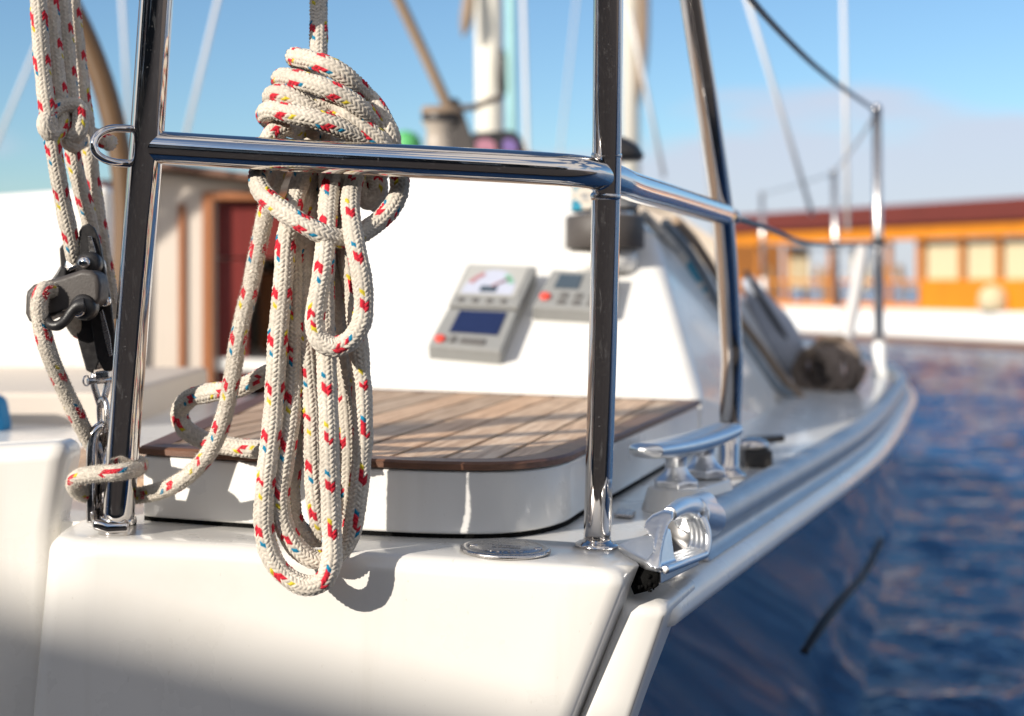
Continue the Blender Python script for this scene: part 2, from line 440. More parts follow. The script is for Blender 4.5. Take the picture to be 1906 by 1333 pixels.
def rope(name, pts, r, parent, phase=0.0, fuzz=0.0, twist=0.25, M_=64, ds=0.00065, amp=0.00135, label=None, closed=False, origin=None, worn=0.0):
    q = crom([W(*p) for p in pts] if len(pts[0]) == 3 and max(abs(pts[0][0]), abs(pts[0][1])) > 5 else pts, 24, closed)
    seg = np.linalg.norm(np.diff(q, axis=0), axis=1); s = np.concatenate([[0], np.cumsum(seg)])
    Ltot = s[-1]; n = max(int(Ltot / ds), 8)
    sv = np.linspace(0, Ltot, n)
    P = np.stack([np.interp(sv, s, q[:, k]) for k in range(3)], 1)
    # smooth slightly after resampling
    for _ in range(6):
        P[1:-1] = 0.25 * P[:-2] + 0.5 * P[1:-1] + 0.25 * P[2:]
    T, A, B = frames(P)
    th = np.linspace(0, 2 * pi, M_, endpoint=False)
    ncol = 12; pitch = 0.0036
    v = sv[:, None] + phase
    uu = (th[None, :] / (2 * pi) + v * twist) % 1.0
    cc = uu * ncol; ci = np.floor(cc).astype(int) % ncol; a = cc - np.floor(cc)
    sg = np.where(ci % 2 == 0, 1.0, -1.0)
    ph = v / pitch + sg * (a - 0.5) * 0.80 + 0.5 * (ci % 2)
    k = np.floor(ph).astype(int); f = ph - k
    prof = (1 - np.abs(2 * f - 1) ** 3.4) * (1 - 0.8 * np.abs(2 * a - 1) ** 4.0)
    prof = prof * (0.9 + 0.1 * np.cos(2 * pi * 3 * f))
    hsh = np.sin(k * 12.9898 + ci * 78.233) * 43758.5453; hsh = hsh - np.floor(hsh)
    rad = r - amp * 0.5 + amp * (1 - worn * 0.6) * prof * (0.8 + 0.4 * hsh)
    lump = 0.00018 * np.sin(sv * 190 + phase * 40)[:, None] + 0.00012 * np.sin(sv * 83)[:, None]
    rad = rad + lump
    if fuzz > 0:
        nz = rng.random(rad.shape)
        nz = (nz + np.roll(nz, 1, 1)) * 0.5
        rad = rad + fuzz * (nz - 0.5) * 2.0
    V = P[:, None, :] + rad[:, :, None] * (np.cos(th)[None, :, None] * A[:, None, :] + np.sin(th)[None, :, None] * B[:, None, :])
    # tracer yarns
    pr = ci // 2; even = (ci % 2 == 0)
    t = (k + pr * 5) % 10; cyc = ((k + pr * 5) // 10 + pr) % 2
    on = (pr == 0) | (pr == 2) | (pr == 4)
    red = on & ((even & ((t == 0) | ((t == 1) & (hsh > 0.12)))) | (~even & ((t == 0) | ((t == 1) & (hsh > 0.25)))) | (even & (t == 2) & (hsh > 0.65)))
    alt = on & even & (t == 3); alt2 = on & ~even & (t == 9) & (hsh > 0.75)
    col = np.empty(rad.shape + (3,)); col[:] = CREAM
    col *= (0.94 + 0.12 * hsh)[:, :, None]
    col[red] = RED; col[red] *= (0.85 + 0.3 * hsh[red])[:, None]
    col[alt & (cyc == 0)] = BLUE; col[alt & (cyc == 1)] = YEL
    col[alt2 & (cyc == 1)] = BLUE; col[alt2 & (cyc == 0)] = YEL
    n0 = n
    V = V.reshape(-1, 3)
    i = np.arange(n0 - 1)[:, None]; kk = np.arange(M_)[None, :]; l = (kk + 1) % M_
    quads = np.stack([i * M_ + kk, i * M_ + l, (i + 1) * M_ + l, (i + 1) * M_ + kk], -1).reshape(-1, 4)
    org = ORG[parent.name] if parent is not None else np.array(origin)
    me = bpy.data.meshes.new(name)
    # end caps: two centre vertices
    V = np.vstack([V, P[0], P[-1]])
    nv = len(V)
    cap0 = np.stack([np.full(M_, nv - 2), (np.arange(M_) + 1) % M_, np.arange(M_)], 1)
    bb = (n0 - 1) * M_
    cap1 = np.stack([np.full(M_, nv - 1), bb + np.arange(M_), bb + (np.arange(M_) + 1) % M_], 1)
    nf = len(quads)
    loops = np.concatenate([quads.ravel(), cap0.ravel(), cap1.ravel()])
    tot = np.concatenate([np.full(nf, 4), np.full(2 * M_, 3)])
    start = np.concatenate([[0], np.cumsum(tot)[:-1]])
    me.vertices.add(nv); me.vertices.foreach_set('co', (V - org).astype(np.float32).ravel())
    me.loops.add(len(loops)); me.loops.foreach_set('vertex_index', loops.astype(np.int32))
    me.polygons.add(len(tot)); me.polygons.foreach_set('loop_start', start.astype(np.int32))
    me.polygons.foreach_set('use_smooth', np.ones(len(tot), dtype=bool))
    me.update(calc_edges=True); me.validate()
    ca = me.color_attributes.new('yarn', 'FLOAT_COLOR', 'POINT')
    c4 = np.ones((nv, 4), np.float32); c4[:-2, :3] = col.reshape(-1, 3); c4[-2:, :3] = CREAM
    ca.data.foreach_set('color', c4.ravel())
    me.materials.append(M['rope'])
    o = bpy.data.objects.new(name, me); COL.objects.link(o)
    if parent is not None:
        o.parent = parent; ORG[o.name] = org
    else:
        o.location = org; ORG[o.name] = org
    if label: o['label'] = label
    if fuzz > 0:
        add_fuzz(o, P, A, B, r, int(Ltot * 42000 * min(1, fuzz / 0.0004)))
    return o

def add_fuzz(parent, P, A, B, r, cnt):
    """short loose fibres standing off a worn rope, one mesh"""
    idx = rng.integers(2, len(P) - 2, cnt); th = rng.random(cnt) * 2 * pi
    nrm = np.cos(th)[:, None] * A[idx] + np.sin(th)[:, None] * B[idx]
    tan = P[idx + 1] - P[idx - 1]; tan /= np.linalg.norm(tan, axis=1)[:, None]
    sd = np.cross(nrm, tan)
    base = P[idx] + nrm * (r - 0.0003)
    ln = 0.0010 + 0.0016 * rng.random(cnt) ** 2
    d = nrm * (0.5 + 0.5 * rng.random(cnt))[:, None] + tan * (rng.random(cnt) - 0.5)[:, None] * 1.6 + sd * (rng.random(cnt) - 0.5)[:, None] * 1.6
    d /= np.linalg.norm(d, axis=1)[:, None]
    w = 0.00014
    tip = base + d * ln[:, None]
    side = np.cross(d, nrm + 0.3 * tan); side /= np.maximum(np.linalg.norm(side, axis=1), 1e-6)[:, None]
    V = np.stack([base - side * w, base + side * w, tip], 1).reshape(-1, 3)
    org = ORG[parent.name]
    me = bpy.data.meshes.new('loose_fibres')
    me.vertices.add(len(V)); me.vertices.foreach_set('co', (V - org).astype(np.float32).ravel())
    me.loops.add(len(V)); me.loops.foreach_set('vertex_index', np.arange(len(V), dtype=np.int32))
    me.polygons.add(cnt); me.polygons.foreach_set('loop_start', (np.arange(cnt) * 3).astype(np.int32))
    me.update(calc_edges=True)
    ca = me.color_attributes.new('yarn', 'FLOAT_COLOR', 'POINT')
    c4 = np.ones((len(V), 4), np.float32); c4[:, :3] = CREAM * 1.08
    ca.data.foreach_set('color', c4.ravel())
    me.materials.append(M['rope'])
    # fibres belong to the strand itself: join into its mesh
    o2 = bpy.data.objects.new('loose_fibres', me)
    bm = bmesh.new(); bm.from_mesh(parent.data); bm.from_mesh(me); bm.to_mesh(parent.data); bm.free()
    bpy.data.objects.remove(o2); bpy.data.meshes.remove(me)

# ------------------------------------------------------------------ camera, light, sky
cam_d = bpy.data.cameras.new('camera'); cam = bpy.data.objects.new('camera', cam_d); COL.objects.link(cam)
cam.rotation_euler = (R(90), 0, 0)
cam_d.sensor_width = 36; cam_d.lens = 36 * F / 1906
cam_d.shift_y = -(666.5 - HY) / 1906
cam_d.clip_start = 0.05; cam_d.clip_end = 6000
cam_d.dof.use_dof = True; cam_d.dof.focus_distance = 1.065; cam_d.dof.aperture_fstop = 4.4
cam_d.dof.aperture_blades = 9
SC.camera = cam

TO_SUN = Vector((-1.03, -1.0, 0.55)).normalized()
sd = bpy.data.lights.new('sun', 'SUN'); sun = bpy.data.objects.new('sun', sd); COL.objects.link(sun)
sd.energy = 4.6; sd.angle = R(0.53); sd.color = (1.0, 0.92, 0.81)
sun.rotation_euler = TO_SUN.to_track_quat('Z', 'Y').to_euler()
sun.location = (-6, -6, 6)

wd = bpy.data.worlds.new('World'); SC.world = wd; wd.use_nodes = True
nt = wd.node_tree; L = nt.links
bg = nt.nodes['Background']
sky = N(nt, 'ShaderNodeTexSky', sky_type='NISHITA')
sky.sun_disc = False
sky.sun_elevation = math.asin(TO_SUN.z); sky.sun_rotation = math.atan2(TO_SUN.x, TO_SUN.y)
sky.air_density = 1.0; sky.dust_density = 0.35; sky.ozone_density = 2.2; sky.altitude = 0
tc = N(nt, 'ShaderNodeTexCoord')
sp = N(nt, 'ShaderNodeSeparateXYZ'); L.new(tc.outputs['Generated'], sp.inputs[0])
mp = N(nt, 'ShaderNodeMapping'); mp.inputs['Scale'].default_value = (3.2, 3.2, 13); mp.inputs['Location'].default_value = (1.3, 0.4, 0.2)
L.new(tc.outputs['Generated'], mp.inputs[0])
nz = N(nt, 'ShaderNodeTexNoise'); nz.inputs['Scale'].default_value = 1.0; nz.inputs['Detail'].default_value = 5; nz.inputs['Roughness'].default_value = 0.5
L.new(mp.outputs[0], nz.inputs['Vector'])
# bank of low cloud ahead (thickest below eight degrees, more to the right), unseen bright cloud added overhead and behind as fill
def mrange(src, a, b, c, d, **k):
    n = N(nt, 'ShaderNodeMapRange', **k); n.inputs[1].default_value = a; n.inputs[2].default_value = b
    n.inputs[3].default_value = c; n.inputs[4].default_value = d; L.new(src, n.inputs[0]); return n.outputs[0]
def add(*s):
    o = s[0]
    for q_ in s[1:]:
        n = N(nt, 'ShaderNodeMath', operation='ADD'); L.new(o, n.inputs[0]); L.new(q_, n.inputs[1]); o = n.outputs[0]
    return o
low = add(nz.outputs['Fac'], mrange(sp.outputs['Z'], 0.195, 0.04, -0.25, 0.22), mrange(sp.outputs['X'], -0.15, 0.26, -0.17, 0.12))
lowm = mrange(low, 0.50, 0.66, 0.0, 0.78, interpolation_type='SMOOTHSTEP')
mp2 = N(nt, 'ShaderNodeMapping'); mp2.inputs['Scale'].default_value = (2.2, 2.2, 4.5); L.new(tc.outputs['Generated'], mp2.inputs[0])
nz2 = N(nt, 'ShaderNodeTexNoise'); nz2.inputs['Scale'].default_value = 1.2; nz2.inputs['Detail'].default_value = 7; L.new(mp2.outputs[0], nz2.inputs['Vector'])
hi = add(nz2.outputs['Fac'], mrange(sp.outputs['Y'], 0.75, 0.1, -0.5, 0.06))
him = mrange(hi, 0.47, 0.60, 0.0, 0.9, interpolation_type='SMOOTHSTEP')
gm = N(nt, 'ShaderNodeMix', data_type='RGBA', blend_type='MULTIPLY'); gm.inputs[0].default_value = 1; gm.inputs[7].default_value = (0.72, 0.87, 0.985, 1)
L.new(sky.outputs[0], gm.inputs[6])
m1 = N(nt, 'ShaderNodeMix', data_type='RGBA'); m1.inputs[7].default_value = (7.4, 6.9, 6.4, 1)
L.new(him, m1.inputs[0]); L.new(gm.outputs[2], m1.inputs[6])
mx = N(nt, 'ShaderNodeMix', data_type='RGBA'); mx.inputs[7].default_value = (4.6, 4.75, 5.6, 1)
L.new(lowm, mx.inputs[0]); L.new(m1.outputs[2], mx.inputs[6])
L.new(mx.outputs[2], bg.inputs['Color']); bg.inputs['Strength'].default_value = 0.108

SC.view_settings.view_transform = 'Standard'; SC.view_settings.look = 'None'
SC.view_settings.exposure = 0.40; SC.view_settings.gamma = 1; SC.view_settings.use_curve_mapping = False
SC.render.engine = 'CYCLES'
SC.cycles.max_bounces = 10; SC.cycles.use_denoising = True
SC.cycles.caustics_reflective = False

# ------------------------------------------------------------------ water, quay behind the camera
WZ = -1.30
rw = np.random.default_rng(3)
WV = []
for _ in range(46):
    lam = 0.13 * (6.5 ** rw.random()); th_ = rw.normal(R(84), R(26)); amp_ = 0.0058 * lam ** 1.05
    WV.append((2 * pi / lam * cos(th_), 2 * pi / lam * sin(th_), amp_, rw.random() * 2 * pi))
ys_ = np.concatenate([np.linspace(-40, 1.0, 12), 1.2 * (70 / 1.2) ** np.linspace(0, 1, 620), 70 * (5000 / 70) ** np.linspace(0.05, 1, 30)])
us_ = np.concatenate([np.linspace(-8, -0.5, 14), np.linspace(-.45, .9, 330), np.linspace(1, 8, 14)])
Yg, Ug = np.meshgrid(ys_, us_, indexing='ij')
Xg = Ug * np.maximum(np.abs(Yg), 3.5) 
Zg = np.zeros_like(Xg)
for kx, ky, a_, p_ in WV: Zg += a_ * np.sin(kx * Xg + ky * Yg + p_)
fade = np.clip((90 - Yg) / 60, 0, 1) * np.clip((Yg - 1.2) / 1.0, 0, 1)
Zg = Zg * fade
nr, nc = Xg.shape
ii, jj = np.meshgrid(np.arange(nr - 1), np.arange(nc - 1), indexing='ij')
qd = np.stack([ii * nc + jj, ii * nc + jj + 1, (ii + 1) * nc + jj + 1, (ii + 1) * nc + jj], -1).reshape(-1, 4)
me = bpy.data.meshes.new('water')
me.vertices.add(nr * nc); me.vertices.foreach_set('co', np.stack([Xg, Yg, Zg], -1).astype(np.float32).ravel())
me.loops.add(qd.size); me.loops.foreach_set('vertex_index', qd.ravel().astype(np.int32))
me.polygons.add(len(qd)); me.polygons.foreach_set('loop_start', (np.arange(len(qd)) * 4).astype(np.int32))
me.polygons.foreach_set('use_smooth', np.ones(len(qd), dtype=bool)); me.update(calc_edges=True)
me.materials.append(M['water'])
wat = bpy.data.objects.new('water', me); COL.objects.link(wat); wat.location = (0, 0, WZ)
wat['kind'] = 'structure'
q = MB().box(-40, 40, -40, 0.2, -3.5, -0.95)
quay = q.build('quay', M['concrete'], None, smooth=False, bevel=0.03)
quay['kind'] = 'structure'

# unseen building added on the quay: its ridge throws the slanting shade on the lower transom
LS = -np.array(TO_SUN) / abs(TO_SUN.y)           # light per metre of y
slope_ = -0.24                                   # slant of the shade on the transom
ey = -1.0; ex = (ey * -LS[2] - slope_ * -ey * LS[0]) / slope_ if False else ey * (LS[0] - LS[2] / slope_)
e = np.array([ex, ey, 0]); e /= np.linalg.norm(e)
if e[0] < 0: e = -e
nrm = np.array([e[1], -e[0], 0])
if nrm[1] > 0: nrm = -nrm
PT = np.array([-.17, 1.09, -.305]) - LS * 4.9
P0 = np.array([PT[0], PT[1], 0.0])
wh = empty('shade_building', (P0[0] + 4, P0[1] - 4, -0.95), 'unseen long dark building added on the quay to shade the lower transom', 'shade_building')
def WP(t, u, z): return P0 + e * t + nrm * u + np.array([0, 0, z])
A0, A1, DEP, EAVE = -6.0, 18.0, 7.0, PT[2]
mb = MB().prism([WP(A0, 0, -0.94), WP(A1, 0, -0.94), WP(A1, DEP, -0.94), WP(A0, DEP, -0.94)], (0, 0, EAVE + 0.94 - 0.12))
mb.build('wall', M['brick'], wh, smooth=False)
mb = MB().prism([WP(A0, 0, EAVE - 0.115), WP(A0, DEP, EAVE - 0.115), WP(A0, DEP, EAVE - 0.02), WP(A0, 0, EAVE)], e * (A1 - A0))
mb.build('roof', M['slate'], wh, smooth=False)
for i in range(7):
    t = A0 + 2 + i * 3.4
    w = MB().prism([WP(t, -0.03, 0.0), WP(t + 1.1, -0.03, 0.0), WP(t + 1.1, -0.03, 1.3), WP(t, -0.03, 1.3)], nrm * 0.029).build('window', M['white'], wh, smooth=False)
    MB().prism([WP(t + .08, -0.04, 0.08), WP(t + 1.02, -0.04, 0.08), WP(t + 1.02, -0.04, 1.22), WP(t + .08, -0.04, 1.22)], nrm * 0.008).build('pane', M['glassd'], w, smooth=False)

# ------------------------------------------------------------------ restaurant boat across the water
HB = empty('restaurant_boat', (9, 27, WZ), 'orange timber restaurant boat with an oxblood roof and white hull across the water', 'restaurant boat')
# its long side runs from far left to near right
hb_a = np.array([5.55, 33.0]); hb_b = np.array([9.53, 26.0])
hb_dir = (hb_b - hb_a); hb_len = np.linalg.norm(hb_dir); hb_dir /= hb_len
hb_n = np.array([-hb_dir[1], hb_dir[0]])        # pointing away from us
if hb_n[1] < 0: hb_n = -hb_n
def HP(t, u, z):
    p = hb_a + hb_dir * t + hb_n * u
    return np.array([p[0], p[1], z])
def hbox(mb, t0, t1, u0, u1, z0, z1):
    V = [HP(t, u, z) for z in (z0, z1) for u in (u0, u1) for t in (t0, t1)]
    mb.add(V, [(0, 2, 3, 1), (4, 5, 7, 6), (0, 1, 5, 4), (2, 6, 7, 3), (0, 4, 6, 2), (1, 3, 7, 5)])
    return mb
def hpart(name, m, *boxes, parent=None, bevel=0.0):
    mb = MB()
    for b in boxes: hbox(mb, *b)
    return mb.build(name, m, parent or HB, smooth=False, bevel=bevel)
def tpx(px):     # distance along the front face seen at pixel column px
    k = (px - CX) / F
    # (a+dir*t).x = k*(a+dir*t).y
    return (k * hb_a[1] - hb_a[0]) / (hb_dir[0] - k * hb_dir[1])
T0, T1 = -4.5, hb_len + 7
hpart('hull', M['white'], (T0, T1, -0.35, 5.0, WZ + 0.14, -0.61), bevel=0.06)
hpart('boot_stripe', M['rust'], (T0 + .02, T1 - .02, -0.33, 4.98, WZ - 0.4, WZ + 0.138))
hpart('rubbing_strake', M['cloth'], (T0, T1, -0.40, -0.352, -0.70, -0.63))
hpart('roof', M['roofred'], (tpx(1375), T1, -0.55, 5.0, 1.08, 1.50), bevel=0.04)
hpart('fascia', M['ochre'], (tpx(1365), T1, -0.40, -0.20, 0.80, 1.077))
tc0 = tpx(1722)
hpart('rear_wall', M['ochre2'], (T0, T0 + .1, 0.3, 4.8, -0.61, 1.12))
hpart('wainscot', M['ochre'], (tc0, T1, -0.16, -0.06, -0.608, 0.0))
cols = [1722, 1797, 1866, 1940, 2010]
for i, px in enumerate(cols):
    t = tpx(px)
    hpart('mullion', M['ochre2'], (t - 0.10 if i == 0 else t - 0.05, t + 0.06, -0.15, -0.03, -0.038, 0.798))
    if i < len(cols) - 1:
        t2 = tpx(cols[i + 1])
        w = hpart('window', M['glassd'], (t + 0.065, t2 - 0.055, 0.10, 0.12, -0.036, 0.796))
        hpart('curtain', M['curtain'], (t + 0.10, t2 - 0.10, -0.05, 0.07, -0.03, 0.78), parent=w)
hpart('cabin_end', M['ochre2'], (tc0 - 0.05, tc0 + 0.03, 0.0, 4.5, -0.608, 0.8))
for px in (1418, 1470, 1552, 1660):
    t = tpx(px)
    hpart('post', M['ochre2'], (t - 0.05, t + 0.05, -0.12, -0.02, -0.608, 0.798))
for (p0, p1) in ((1437, 1478), (1560, 1588)):
    hpart('curtain', M['curtain'], (tpx(p0), tpx(p1), 0.4, 0.46, -0.2, 0.79))
hpart('bulwark', M['ochre'], (T0 + .12, tc0 - 0.06, -0.14, -0.08, -0.606, -0.50), (T0 + .12, tc0 - .06, -0.16, -0.06, -0.08, -0.02))
MB().lathe([(0.26, 0), (0.27, 0.25), (0.22, 0.42), (0.05, 0.5)], HP(tpx(1868), -0.28, -0.606), seg=20).build('deck_vent', M['curtain'], HB)

TBL = ['white clothed round table left on the restaurant boat terrace', 'white clothed round table in the middle of the restaurant boat terrace', 'white clothed round table nearest the cabin on the restaurant boat']
for i, px in enumerate((1440, 1535, 1690)):
    t = tpx(px); c = HP(t, 0.9, -0.607)
    rt = empty('terrace_table', c, TBL[i], 'table', 'tables on the restaurant boat terrace')
    MB().lathe([(0.46, 0.66), (0.47, 0.70), (0.45, 0.715), (0.02, 0.716)], c, seg=28).build('tabletop', M['cloth'], rt)
    MB().lathe([(0.16, 0.0), (0.15, 0.03), (0.035, 0.06), (0.035, 0.655)], c, seg=16).build('leg', M['ochre2'], rt)
    for s in (-1, 1):
        cc = HP(t + s * 0.62, 0.75, -0.607)
        ch = empty('wicker_chair', cc, ('wicker chair left of the ' if s < 0 else 'wicker chair right of the ') + ('left ', 'middle ', 'cabin end ')[i] + 'terrace table', 'chair', 'chairs on the restaurant boat terrace')
        hb = MB(); hb.add(*prism([cc + [-.22, -.22, .42], cc + [.22, -.22, .42], cc + [.22, .22, .42], cc + [-.22, .22, .42]], (0, 0, .06)))
        hb.build('seat', M['skin'], ch, smooth=False, bevel=0.015)
        x = s * 0.2
        hb = MB(); hb.add(*prism([cc + [x, -.22, .49], cc + [x + s * .05, -.22, .49], cc + [x + s * .05, .22, .49], cc + [x, .22, .49]], (s * .06, 0, .42)))
        hb.build('backrest', M['skin'], ch, smooth=False, bevel=0.015)
        for (a, b) in ((-1, -1), (1, -1), (1, 1), (-1, 1)):
            MB().tube([cc + [a * .19, b * .19, 0], cc + [a * .19, b * .19, .415]], 0.02, 8, False).build('leg', M['skin'], ch)

# ------------------------------------------------------------------ another sailing boat astern of ours
NB = empty('moored_sailboat', (1.2, 17, WZ), 'white sailing boat moored beyond the cockpit, only its cream mast rising above', 'sailboat')
secs = []
for (y, hw) in ((12.9, 0.75), (14, 1.0), (16, 1.15), (18, 1.0), (20, 0.5), (21, 0.03)):
    secs.append([(1.4 + s * hw * k, y, z) for (s, k, z) in ((-1, 1, -0.42), (-1, .93, -0.9), (-1, .6, -1.6), (1, .6, -1.6), (1, .93, -.9), (1, 1, -.42))])
v, f = loft(secs); f.append(tuple(range(6))[::-1])
mesh('hull', v, f, M['white'], NB)
top = [s[0] for s in secs] + [s[-1] for s in secs][::-1]
MB().prism([np.array(p) + [0, 0, .002] for p in top], (0, 0, .02)).build('deck', M['gelw'], NB, smooth=False)
MB().prism([(0.75, 14.6, -.39), (2.0, 14.6, -.39), (1.8, 18, -.39), (1.0, 18, -.39)], (0, 0, .32)).build('cabin', M['white'], NB, smooth=False, bevel=.06)
def spar(p0, p1, r0, r1): return MB().tube([p0, p1], [r0, r1], 20, False)
spar((1.36, 16, -.1), (1.34, 16.0, 9.5), .105, .10).build('mast', M['mast'], NB)
MB().tube([(1.40, 16, 2.0), (1.48, 15.9, 2.6), (1.47, 15.9, 3.8), (1.42, 16, 4.2)], .07, 12).build('sail_cover', M['linet'], NB)
MB().tube([(1.36, 15.7, 0.75), (1.36, 12.9, 0.7)], .05, 12, False).build('boom', M['mast'], NB)
for s in (-1, 1):
    MB().tube([(1.4 + s * 1.05, 16.2, -.4), (1.36, 16, 8.9)], .012, 6, False).build('shroud', M['linew'], NB)

# ================================================================== OUR SAILING YACHT
Y = empty('sailing_yacht', (-0.75, 1.5, WZ), 'cream and navy sailing yacht seen over its stern with polished rails and a teak hatch', 'sailing yacht')

E = np.array([(1.075, .1165), (1.2525, .191), (1.594, .335), (1.955, .4866), (2.265, .607), (2.91, .825), (3.54, 1.02), (4.2, 1.15), (5, 1.24),
              (6, 1.29), (7, 1.27), (8, 1.15), (9, .97), (10, .72), (10.8, .47)])
Ec = crom([(x, y, 0) for (y, x) in E], 8)
def centre(y): return -1.09 + 0.18 * (y - 1.7)
def port(p):    # mirror about the yawed centreline (heading (0.177,0.984))
    h = np.array([0.1772, 0.9842]); n = np.array([0.9842, -0.1772]); o = np.array([-1.09, 1.7])
    q = p[:2] - o; q = q - 2 * q.dot(n) * n
    return np.array([q[0] + o[0], q[1] + o[1], p[2] - 0.033 * (q[0] + o[0] - p[0])])

# --- hull shell
def hull_secs(mir=False):
    S = []
    for i, p in enumerate(Ec):
        x, y = p[0], p[1]
        fl = math.tan(R(np.interp(y, [1.07, 2.0, 2.9, 6, 10.8], [19, 14, 10, 12, 24])))
        zt = -.2585 - .033 * (x - .1)
        sec = []
        for k in np.linspace(0, 1, 9):
            z = zt * (1 - k) + (-1.75) * k
            dz = zt - z
            sec.append(np.array([x - fl * dz * (1 - 0.10 * dz) - 0.25 * max(dz - .85, 0) ** 1.5, y, z]))
        S.append([port(q) for q in sec] if mir else sec)
    return np.array(S)
HS = hull_secs()
v, f = loft(HS); v2, f2 = loft(hull_secs(True))
mb = MB().add(v, f).add(v2, f2)
hull = mb.build('hull', M['navy'], Y)
# thin black line along the topside
def hull_pt(px, py):
    # intersect the view ray with the shell by scanning
    best = None
    for i in range(len(HS) - 1):
        for k in range(HS.shape[1] - 1):
            a, b, c, d = HS[i, k], HS[i + 1, k], HS[i + 1, k + 1], HS[i, k + 1]
            r = np.array([(px - CX) / F, 1, -(py - HY) / F])
            for tri in ((a, b, c), (a, c, d)):
                n = np.cross(tri[1] - tri[0], tri[2] - tri[0]); den = n.dot(r)
                if abs(den) < 1e-12: continue
                t = n.dot(tri[0]) / den; p = r * t
                e0 = np.cross(tri[1] - tri[0], p - tri[0]).dot(n); e1 = np.cross(tri[2] - tri[1], p - tri[1]).dot(n); e2 = np.cross(tri[0] - tri[2], p - tri[2]).dot(n)
                if min(e0, e1, e2) >= -1e-12 and t > 0 and (best is None or t < best[1]): best = (p, t)
    return None if best is None else best[0]
sc = [hull_pt(*p) for p in ((1496, 1215), (1530, 1163), (1570, 1112), (1612, 1062), (1640, 1005))]
sc = [p + np.array([.002, -.002, 0]) for p in sc if p is not None]
if len(sc) > 2:
    MB().tube(sc, [.003, .005, .0045, .0045, .004][:len(sc)], 8).build('topside_line', M['topside_line'], hull, label='long black line across the navy topside')

# --- white sheer moulding along the deck edge (flange the toe rail stands on)
def sheer_secs(off=0):
    S = []
    for p in Ec:
        if p[1] < 1.088: continue
        x, y = p[0], p[1]; z0 = -.249 - .033 * (x - .1)
        S.append([(x - .075, y, z0 - .03), (x - .075, y, z0), (x - .012, y, z0), (x - .004, y, z0 - .003), (x + .001, y, z0 - .009), (x + .0035, y, z0 - .016), (x + .002, y, z0 - .022), (x - .006, y, z0 - .024)])
    return np.array(S)
SS = sheer_secs()
v, f = loft(SS, True); f.append(tuple(range(8))); mb = MB().add(v, f)
v2, f2 = loft(np.array([[port(q) for q in s] for s in SS]), True); mb.add(v2, f2)
# hull end at the quarter: cream strip facing aft, right of the transom
def XR(z): return .080 + .377 * (z + .247)
zs = np.concatenate([[-.2565], np.linspace(-.262, -1.0, 12)])
# outer edge of the strip follows the hull's own first station
fl0 = math.tan(R(19))
strip = []
for j, z in enumerate(zs):
    xo = HS[0][0][0] + .0035 - fl0 * (HS[0][0][2] - z) * (1 - .10 * (HS[0][0][2] - z))
    xi = XR(z) + .008
    strip.append([(xi, 1.13, z), (xi, 1.083, z), (xi + .002, 1.078, z), (xi + .006, 1.076, z), (xo - .008, 1.0745, z), (xo - .002, 1.0765, z), (xo + .0012, 1.083, z), (xo + .001 + .03, 1.16, z)])
sheer = mb.build('sheer_moulding', M['gelw'], Y)
# round its top
first = [(p[0], p[1] + .004, p[2] + .0045) for p in strip[0]]; first2 = [(p[0] * .9 + .1 * strip[0][3][0], p[1] + .015, p[2] + .0072) for p in strip[0]]
v, f = loft([first2, first] + strip)
f.append(tuple(range(8)))
mesh('quarter_panel', v, f, M['gel'], Y)

# --- deck
xs = Ec[:, 0] - .060
st = [(x, y, deck_z(x)) for x, y in zip(xs, Ec[:, 1]) if y > 1.10]
pt = [port(np.array([x, y, 0])) for x, y in zip(xs, Ec[:, 1]) if y > 1.10]
pt = [(p[0], p[1], deck_z(p[0])) for p in pt]
poly = [(.07, 1.12, deck_z(.07))] + st + pt[::-1] + [(-1.9, 1.30, deck_z(-1.9)), (-.46, 1.30, deck_z(-.46)), (-.44, 1.19, deck_z(-.44)), (-.36, 1.19, deck_z(-.36)), (-.355, 1.14, deck_z(-.355))]
def clip(poly, nrm, c):
    out = []
    for i in range(len(poly)):
        a, b = poly[i], poly[(i + 1) % len(poly)]
        da, db = a.dot(nrm) - c, b.dot(nrm) - c
        if da <= 0: out.append(a)
        if da * db < 0: out.append(a + (b - a) * da / (da - db))
    return out
P2 = [np.array(p[:2]) for p in poly]
ex_, ey_ = np.array([1.0, 0]), np.array([0, 1.0])
mid = clip(clip(P2, ey_, 3.46), -ey_, -2.45)
mb = MB()
for pl in (clip(P2, ey_, 2.45), clip(P2, -ey_, -3.46), clip(mid, ex_, -.95), clip(mid, -ex_, .03)):
    mb.prism([np.array([x, yy, deck_z(x) - .03]) for x, yy in pl], (0, 0, .03))
mb.build('deck', M['gelw'], Y, smooth=False)
wl = MB().box(-.97, -.01, 2.43, 3.49, -.68, -.64)
wl.box(-.97, -.95, 2.43, 3.49, -.64, -.22).box(-.03, -.01, 2.43, 3.49, -.64, -.25).box(-.95, -.03, 2.43, 2.449, -.64, -.25)
wl.build('cockpit_well', M['gelw'], Y, smooth=False)

